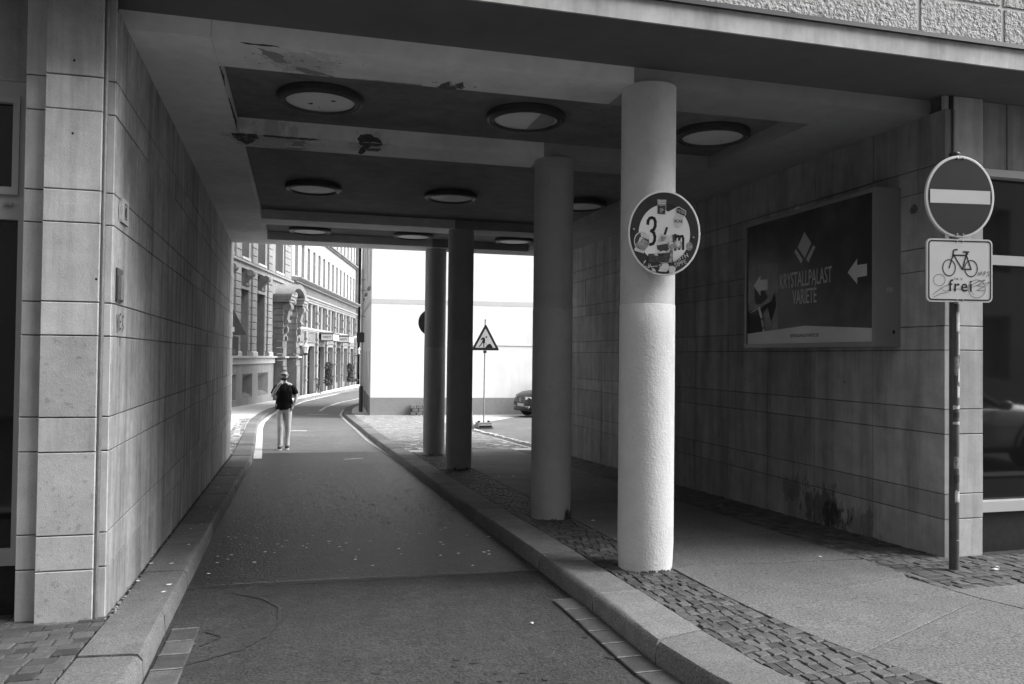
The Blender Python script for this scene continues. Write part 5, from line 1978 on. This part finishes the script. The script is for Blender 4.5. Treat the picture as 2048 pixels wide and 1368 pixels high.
# ------------------------------------------------------------------ cars
def car(label, loc, rz, paint, suv=True, sx=.9):
    c = thing('parked_car', label, 'car', loc, rz)
    k = 1.0 if suv else .90
    # stations along x: (x, z low, z belt, half width low, half width belt)
    B = MB()
    st = [(2.10, .42, .60, .55, .52), (2.06, .30, .74, .70, .66), (1.95, .24, .84, .82, .78), (1.6, .22, .96, .88, .85), (1.0, .22, 1.02, .90, .87), (.0, .22, 1.02, .91, .88), (-1.0, .22, 1.03, .90, .87), (-1.7, .24, 1.02, .88, .84), (-2.05, .30, .95, .82, .76), (-2.15, .42, .80, .72, .66)]
    rg = []
    for x, zl, zb, wl_, wb_ in st:
        zb *= k
        zm = (zl * .45 + zb * .55)
        ring = [(0, zl), (wl_ * .85, zl), (wl_, zl + .10), (wl_ + .015, zm), (wb_ + .01, zb - .10), (wb_ * .88, zb), (wb_ * .45, zb + .035), (0, zb + .045)]
        ring = ring + [(-y, z) for y, z in ring[-2:0:-1]]
        rg.append([Vector((x * sx, y * sx, z)) for y, z in ring])
    B.rings(rg)
    body = B.build('body', paint, c, smooth=True, local=True)
    # cabin
    G_ = MB()
    gs = [(1.05, 1.00, .80), (.45, 1.44, .66), (.0, 1.56, .63), (-.8, 1.55, .62), (-1.55, 1.40, .62), (-1.95, 1.02, .72)]
    if not suv:
        gs = [(.85, .92, .80), (.15, 1.28, .64), (-.2, 1.34, .62), (-.8, 1.30, .62), (-1.3, 1.12, .66), (-1.75, .94, .70)]
    rg = []
    for x, z, wv in gs:
        zb = 1.0 * k - .02
        rg.append([Vector((x * sx, y * sx, zz)) for y, zz in ((.84, zb - .03), (wv, z - .03), (wv * .85, z), (0, z + .02), (-wv * .85, z), (-wv, z - .03), (-.84, zb - .03), (0, zb - .05))])
    G_.rings(rg)
    G_.build('windows', M['glass'], c, smooth=True, local=True)
    R_ = MB()
    rr_ = [g for g in gs[1:-1]]
    P, fs = [], []
    for x, z, wv in rr_:
        P += [Vector((x * sx, y * sx, zz)) for y, zz in ((wv + .015, z - .07), (wv * .87, z + .012), (0, z + .034), (-wv * .87, z + .012), (-wv - .015, z - .07))]
    for q in range(len(rr_) - 1):
        for i in range(4):
            fs.append((5 * q + i, 5 * q + i + 1, 5 * q + 6 + i, 5 * q + 5 + i))
    R_.add(P, fs)
    R_.build('roof', paint, c, smooth=True, local=True)
    for sgn in (-1, 1):
        Pm = MB()
        for (x0, z0), (x1, z1) in (((gs[0][0], 1.0 * k - .02), (gs[1][0], gs[1][1] - .04)), ((gs[-1][0], 1.0 * k - .02), (gs[-2][0], gs[-2][1] - .04))):
            Pm.tube([(x0 * sx, sgn * .82 * sx, z0), (x1 * sx, sgn * .665 * sx, z1)], .045, 6)
        Pm.tube([(-.25 * sx, sgn * .84 * sx, 1.0 * k), (-.3 * sx, sgn * .65 * sx, gs[2][1] - .06)], .035, 6)
        Pm.build('pillar', paint, c, local=True)
        for x in (1.32, -1.32):
            W_ = MB()
            r_ = .335 if suv else .315
            prof = [(.12, -.10), (r_ - .05, -.11), (r_, -.08), (r_, .08), (r_ - .05, .11), (.12, .10)]
            W_.rings([[Vector((x * sx + q * sx * math.cos(6.283 * i / 24), sgn * .80 * sx + y * sgn, r_ + q * math.sin(6.283 * i / 24))) for i in range(24)] for q, y in prof])
            wh = W_.build('wheel', M['rubber'], c, smooth=True, local=True)
            W_ = MB()
            W_.rings([[Vector((x * sx + q * sx * math.cos(6.283 * i / 20), sgn * .80 * sx + y * sgn, r_ + q * math.sin(6.283 * i / 20))) for i in range(20)] for q, y in ((.21, .09), (.20, .117), (.06, .10))])
            W_.build('rim', M['galv'], wh, smooth=True, local=True)
            A_ = MB()
            n = 14
            pts = [(x * sx + (r_ + .05) * sx * math.cos(math.pi * i / n), sgn * .905 * sx, .30 + (r_ + .08) * math.sin(math.pi * i / n)) for i in range(n + 1)]
            A_.tube(pts, .022, 5)
            A_.build('wheel_arch', M['rubber'], c, local=True)
        H_ = MB()
        H_.fbox(Fr((1.985 * sx, sgn * .52 * sx, .735 * k), (-sgn * .35, 1 if sgn > 0 else 1, 0), (0, 0, 1)), -.17, .17, -.055, .055, -.05, .07)
        H_.build('headlight', M['chrome'], c, local=True)
        H_ = MB()
        H_.fbox(Fr((2.06 * sx, sgn * .52 * sx, .42), (0, 1, 0), (0, 0, 1), (1, 0, 0)), -.16, .16, -.02, .02, -.05, .05)
        H_.build('fog_lamp', M['chrome'], c, local=True)
        H_ = MB()
        H_.blob((.72 * sx, sgn * .98 * sx, 1.02 * k), .07, .10, .07, 8, 6)
        H_.build('mirror', paint, c, smooth=2, local=True)
    Fg_ = Fr((2.095 * sx, 0, .66 * k), (0, 1, 0), (.12, 0, 1), (1, 0, 0))
    Q = MB()
    Q.fbox(Fg_, -.36, .36, -.075, .085, -.08, .012)
    gr = Q.build('grille', M['black'], c, local=True)
    for z in (-.05, .0, .05):
        Q = MB()
        Q.fbox(Fg_, -.36, .36, z - .007, z + .007, .012, .022)
        Q.build('grille_bar', M['chrome'], gr, local=True)
    Q = MB()
    Q.ringtube(Fg_.p(0, .01, .03), Fg_.U, Fg_.V, .062, .07, .009, 20, 5)
    for pts in ([(-.04, .05), (-.005, -.005)], [(.04, .05), (.005, -.005)], [(-.05, .01), (-.025, -.055), (0, -.01), (.025, -.055), (.05, .01)]):
        Q.ribbon(Fg_, [(u, v + .01) for u, v in pts], .012, .032)
    Q.build('emblem', M['chrome'], gr, local=True)
    Q = MB()
    Q.fbox(Fg_, -.24, .24, -.24, -.13, -.05, .045)
    Q.build('number_plate', M['sticker_w'], c, local=True)
    Q = MB()
    Q.fbox(Fg_, -.62, .62, -.42, -.30, -.12, .0)
    Q.build('bumper', M['rubber'], c, local=True)
    Q = MB()
    Q.fbox(Fg_, -.58, .58, -.305, -.285, -.10, .02)
    Q.build('bumper_trim', M['chrome'], c, local=True)
    return c


car('dark compact suv parked before the white wall, only its nose showing beside a column', (10.05, 29.9, gz(29.9)), math.radians(180 + 14), M['car'])
car('grey saloon parked in the street, seen as a reflection in the right shop window', (8.9, .75, gz(.5) - .13), math.radians(0), M['car_s'], suv=False, sx=1.0)

# street across, behind the camera (front raised and set close to cut skylight; seen only in the shop glass)
ob = thing('sky_blocking_building', 'plain grey office front across the street, made tall to block skylight, mirrored in the shop glass', 'building', (0, -9.5, 0))
GO = Fr((-26, -9.5, 0), (1, 0, 0), (0, 0, 1), (0, 1, 0))
oo = [(1 + k * 3.2, 2.9 + k * 3.2, z, z + 2.0) for k in range(16) for z in (1.0, 4.4, 7.8, 11.2, 14.6)]
mb = MB()
face(mb, GO, 0, 52, -.2, 18, oo, .3)
mb.build('wall', M['street_b'], ob)
mb = MB()
mb.fbox(GO, 0, 52, -.2, 18, -8, -.31)
mb.build('inner_wall', M['palace_d'], ob)
for o in oo:
    window(ob, GO, *o[:4], -.25, bars=(1, 0), fw_=.07)

# ------------------------------------------------------------------ the man
mx, my = -.317, 18.45
man = thing('person', 'man in black T-shirt and pale trousers walking up the lane, hand at his chin', 'person', (mx, my, gz(my) - .13), 0)
Vv, Ee = [], []


def nd(x, y, z, r, par=None):
    Vv.append((x, y, z, r, r))
    if par is not None:
        Ee.append((par, len(Vv) - 1))
    return len(Vv) - 1


pel = nd(0, 0, .93, .12)
sp1 = nd(0, -.005, 1.12, .105, pel)
sp2 = nd(0, 0, 1.32, .115, sp1)
sp3 = nd(-.002, .01, 1.42, .085, sp2)
nk = nd(-.002, 0, 1.50, .050, sp3)
h1 = nd(-.008, -.018, 1.565, .058, nk)
h2 = nd(-.012, -.026, 1.61, .076, h1)
h3 = nd(-.010, -.010, 1.67, .086, h2)
h4 = nd(-.008, .0, 1.725, .076, h3)
h5 = nd(-.008, .005, 1.765, .045, h4)
# right arm (picture left), hand raised to the chin
a1 = nd(-.13, .01, 1.43, .055, sp3)
a2 = nd(-.195, .01, 1.385, .052, a1)
a3 = nd(-.275, -.04, 1.175, .050, a2)
a4 = nd(-.215, -.16, 1.32, .044, a3)
a5 = nd(-.115, -.195, 1.45, .032, a4)
a6 = nd(-.075, -.185, 1.50, .034, a5)
# left arm, hand in the trouser pocket
b1 = nd(.13, .01, 1.43, .055, sp3)
b2 = nd(.195, .01, 1.385, .052, b1)
b3 = nd(.285, .03, 1.17, .049, b2)
b4 = nd(.268, -.03, 1.06, .043, b3)
b5 = nd(.215, -.06, .975, .027, b4)
b6 = nd(.195, -.07, .93, .032, b5)
for sgn, dy in ((-1, -.06), (1, .05)):
    l1 = nd(sgn * .085, 0, .88, .085, pel)
    l2 = nd(sgn * .088, dy * .5 - .03, .52, .055, l1)
    l3 = nd(sgn * (.088 if sgn < 0 else .075), dy + .03 * (sgn > 0), .10, .038, l2)
    nd(sgn * (.088 if sgn < 0 else .075), dy - .09, .05, .035, l3)
for k in range(4):                                            # fingers of the raised hand, curled towards the chin
    f0 = nd(-.062 + k * .003, -.178 - .012 * k, 1.512 - k * .017, .011, a6)
    f1 = nd(-.035, -.170 - .010 * k, 1.530 - k * .018, .0095, f0)
    nd(-.025 - .004 * k, -.150 - .008 * k, 1.520 - k * .017, .008, f1)
tb = nd(-.085, -.16, 1.515, .012, a6)
nd(-.062, -.14, 1.538, .010, tb)
for k in range(4):                                            # fingers of the hand in the pocket
    f0 = nd(.190 - k * .002, -.090 + .014 * k, .895, .010, b6)
    nd(.180, -.088 + .014 * k, .865, .009, f0)
tb = nd(.185, -.10, .925, .012, b6)
nd(.182, -.12, .90, .010, tb)
nose = nd(-.022, -.118, 1.628, .018, h2)
bm = skin(Vv, Ee, 2)
bm.name = 'body'
bm.materials.clear()
bm.materials.append(M['skin'])
SXm = .90
HX = 1.02
for q in bm.vertices:
    q.co.x *= SXm if q.co.z < 1.53 or abs(q.co.x) > .13 else HX
bo = bpy.data.objects.new('body', bm)
COL.objects.link(bo)
bo.parent = man


def eling(cx, cy_, z, rx, ry, n=20, tilt=0):
    return [Vector(((cx + rx * math.cos(6.283 * k / n)) * SXm, cy_ + ry * math.sin(6.283 * k / n), z + tilt * math.cos(6.283 * k / n))) for k in range(n)]


rnd = random.Random(2)
mb = MB()
mb.rings([eling(.0, 0, .885, .185, .125, tilt=.012), eling(0, 0, .93, .188, .128, tilt=.01), eling(0, 0, 1.0, .180, .125), eling(0, -.004, 1.08, .178, .125), eling(0, -.008, 1.18, .184, .13), eling(0, -.005, 1.30, .198, .132), eling(0, 0, 1.37, .196, .118), eling(0, .005, 1.42, .165, .10), eling(0, .008, 1.455, .115, .085), eling(0, .005, 1.475, .082, .068), eling(0, 0, 1.478, .062, .058)], cap=False)
sh = mb.build('t_shirt', M['shirt'], man, smooth=2, local=True)
for pts in ([(-.10, .01, 1.40), (-.16, .01, 1.395), (-.205, .0, 1.345), (-.240, -.018, 1.28), (-.258, -.03, 1.235)], [(.10, .01, 1.40), (.16, .012, 1.395), (.212, .016, 1.345), (.250, .026, 1.28), (.268, .032, 1.235)]):
    mb = MB()
    mb.tube([(x * SXm, y, z) for x, y, z in pts], [.05, .062, .068, .066, .066], 14)
    mb.build('sleeve', M['shirt'], man, smooth=2, local=True)
for sgn, dy in ((-1, -.06), (1, .05)):
    xa = .088 if sgn < 0 else .075
    mb = MB()
    rg = []
    for z, cx, cy_, rx, ry in ((.93, .080, 0, .088, .104), (.86, .086, -.002, .094, .106), (.78, .09, -.01, .093, .100), (.66, .09, dy * .3 - .02, .083, .088), (.54, .09, dy * .5 - .03, .074, .078), (.50, .09, dy * .5 - .03, .075, .076), (.40, .088, dy * .7 - .02, .070, .074), (.26, xa, dy * .85, .064, .070), (.14, xa, dy + .01, .064, .072), (.105, xa, dy + .01, .068, .076), (.085, xa, dy + .01, .064, .072)):
        rg.append(eling(sgn * cx + rnd.uniform(-.004, .004), cy_, z, rx + rnd.uniform(-.004, .004), ry, 16, tilt=rnd.uniform(-.008, .008)))
    mb.rings(rg)
    mb.build('trouser_leg', M['chino'], man, smooth=2, local=True)
    mb = MB()
    rg = []
    for y, r_, h_ in ((.105, .028, .06), (.08, .04, .085), (.03, .043, .10), (-.03, .045, .085), (-.09, .05, .062), (-.14, .045, .05), (-.165, .022, .03)):
        rg.append([Vector(((sgn * xa + sgn * .02 * (.1 - y) + r_ * math.cos(6.283 * k / 12)) * SXm, dy + y, .028 + max(-.008, h_ * .5 + h_ * .55 * math.sin(6.283 * k / 12) - .01))) for k in range(12)])
    mb.rings(rg)
    mb.build('shoe', M['rubber'], man, smooth=2, local=True)
    mb = MB()
    mb.prism(Fr((sgn * xa * SXm, dy - .02, .0), (1, 0, 0), (0, 1, 0)), [((sgn * .02 * (.1 - y * 1.0) + q) * SXm, y) for q, y in ((-.04, .125), (.04, .125), (.045, .0), (.055, -.08), (.035, -.15), (-.005, -.162), (-.04, -.14), (-.05, -.07), (-.042, .0))], .0, .034)
    mb.build('shoe_sole', M['white'], man, local=True)
mb = MB()
mb.rings([eling(0, 0, .80, .03, .06), eling(0, 0, .84, .15, .105), eling(0, 0, .90, .176, .118), eling(0, 0, .96, .168, .115)])
mb.build('trouser_top', M['chino'], man, smooth=2, local=True)
mb = MB()                                                     # cropped hair
P, fs = [], []
nu, nv = 18, 8
for j in range(nv + 1):
    b = j / nv * 1.62
    for i in range(nu):
        a = 6.283 * i / nu
        front = max(0, -math.sin(a))
        bb_ = min(b, 1.55 - .80 * front)
        P.append(Vector(((-.009 + .081 * math.sin(bb_) * math.cos(a)) * HX, .002 + .096 * math.sin(bb_) * math.sin(a), 1.682 + .098 * math.cos(bb_))))
for j in range(nv):
    for i in range(nu):
        fs.append((j * nu + i, j * nu + (i + 1) % nu, (j + 1) * nu + (i + 1) % nu, (j + 1) * nu + i))
mb.add(P, fs)
mb.build('hair', M['hair'], man, smooth=2, local=True)
mb = MB()                                                     # beard
mb.rings([[Vector(((-.012 + .068 * q * math.cos(a)) * HX, -.028 - .078 * q * math.sin(a), z)) for a in np.linspace(-.25, math.pi + .25, 14)] for q, z in ((.55, 1.528), (.86, 1.545), (1.0, 1.57), (1.0, 1.59), (.93, 1.605))], cap=False)
mb.build('beard', M['beard'], man, smooth=2, local=True)
mb = MB()
for dx in (-.034, .034):
    mb.ringtube(((-.016 + dx) * HX, -.108, 1.652), (1, 0, 0), (0, 0, 1), .028, .021, .003, 16, 5)
mb.tube([(-.09 * HX, .0, 1.66), (-.078 * HX, -.095, 1.658)], .004, 5)
mb.tube([(.072 * HX, .0, 1.66), (.048 * HX, -.105, 1.658)], .004, 5)
mb.build('spectacles', M['black'], man, local=True)
for sgn in (-1, 1):
    mb = MB()
    mb.blob(((-.010 + sgn * .086) * HX, .012, 1.645), .012, .022, .032, 8, 6)
    mb.build('ear', M['skin'], man, smooth=2, local=True)
    mb = MB()
    mb.blob(((-.016 + sgn * .034) * HX, -.098, 1.652), .010, .006, .007, 8, 5)
    mb.build('eye', M['black'], man, smooth=2, local=True)
mb = MB()
mb.blob((-.02 * HX, -.106, 1.585), .024, .010, .006, 8, 5)
mb.build('mouth', M['hair'], man, smooth=2, local=True)
bp_ = thing('backpack', 'dark backpack on the walking man, its straps over his shoulders', 'backpack', (mx, my + .17, gz(my) + .9))
ORI[bp_.name] = Vector((mx, my, gz(my) - .13)) * 0
b0 = Vector((mx, my, gz(my) - .13)) - Vector(bp_.location)
mb = MB()
mb.rings([[b0 + Vector((.15 * q * SXm * math.copysign(abs(math.cos(6.283 * k / 16)) ** .6, math.cos(6.283 * k / 16)), .20 + .085 * q * math.sin(6.283 * k / 16), z)) for k in range(16)] for q, z in ((.6, .96), (.95, .99), (1, 1.15), (.95, 1.33), (.6, 1.42))])
mb.build('bag', M['strap'], bp_, smooth=2, local=True)
for sgn in (-1, 1):
    mb = MB()
    pts = [(.13, .12, 1.38), (.125, .02, 1.468), (.125, -.085, 1.425), (.135, -.140, 1.30), (.155, -.135, 1.15), (.185, -.04, 1.04), (.17, .14, 1.0)]
    rg = []
    for k, (x, y, z) in enumerate(pts):
        rg.append([b0 + Vector(((sgn * x + dx) * SXm, y + dy, z)) for dx, dy in ((-.026, -.008), (.026, -.008), (.026, .006), (-.026, .006))])
    mb.rings(rg)
    mb.build('strap', M['strap'], bp_, local=True)
    mb = MB()
    mb.tube([b0 + Vector((sgn * .185 * SXm, -.03, 1.05)), b0 + Vector((sgn * .205 * SXm, -.02, .97)), b0 + Vector((sgn * .20 * SXm, -.01, .90))], .010, 5)
    mb.build('loose_webbing', M['strap'], bp_, local=True)

# scraps of paper by the right pillar
for k, (x, y, lab) in enumerate(((4.98, 4.78, 'crumpled white paper scrap on the cobbles by the sign post, larger one'), (5.05, 4.83, 'small white paper scrap on the cobbles beyond the larger scrap'), (1.42, 4.78, 'tiny pale scrap lying on the asphalt near the right kerb'))):
    z = gz(y) + (.006 if k < 2 else -.124)
    mb = MB()
    r_ = (.035, .022, .018)[k]
    P = [Vector((x + r_ * random.uniform(.5, 1.2) * math.cos(a), y + r_ * random.uniform(.4, .9) * math.sin(a), z + random.uniform(0, .008))) for a in np.linspace(0, 6.28, 8)[:-1]] + [Vector((x, y, z + .012))]
    mb.add(P, [(q, (q + 1) % 7, 7) for q in range(7)])
    o = mb.build('paper_scrap', M['sticker_w'])
    o['label'] = lab
    o['category'] = 'litter scrap'
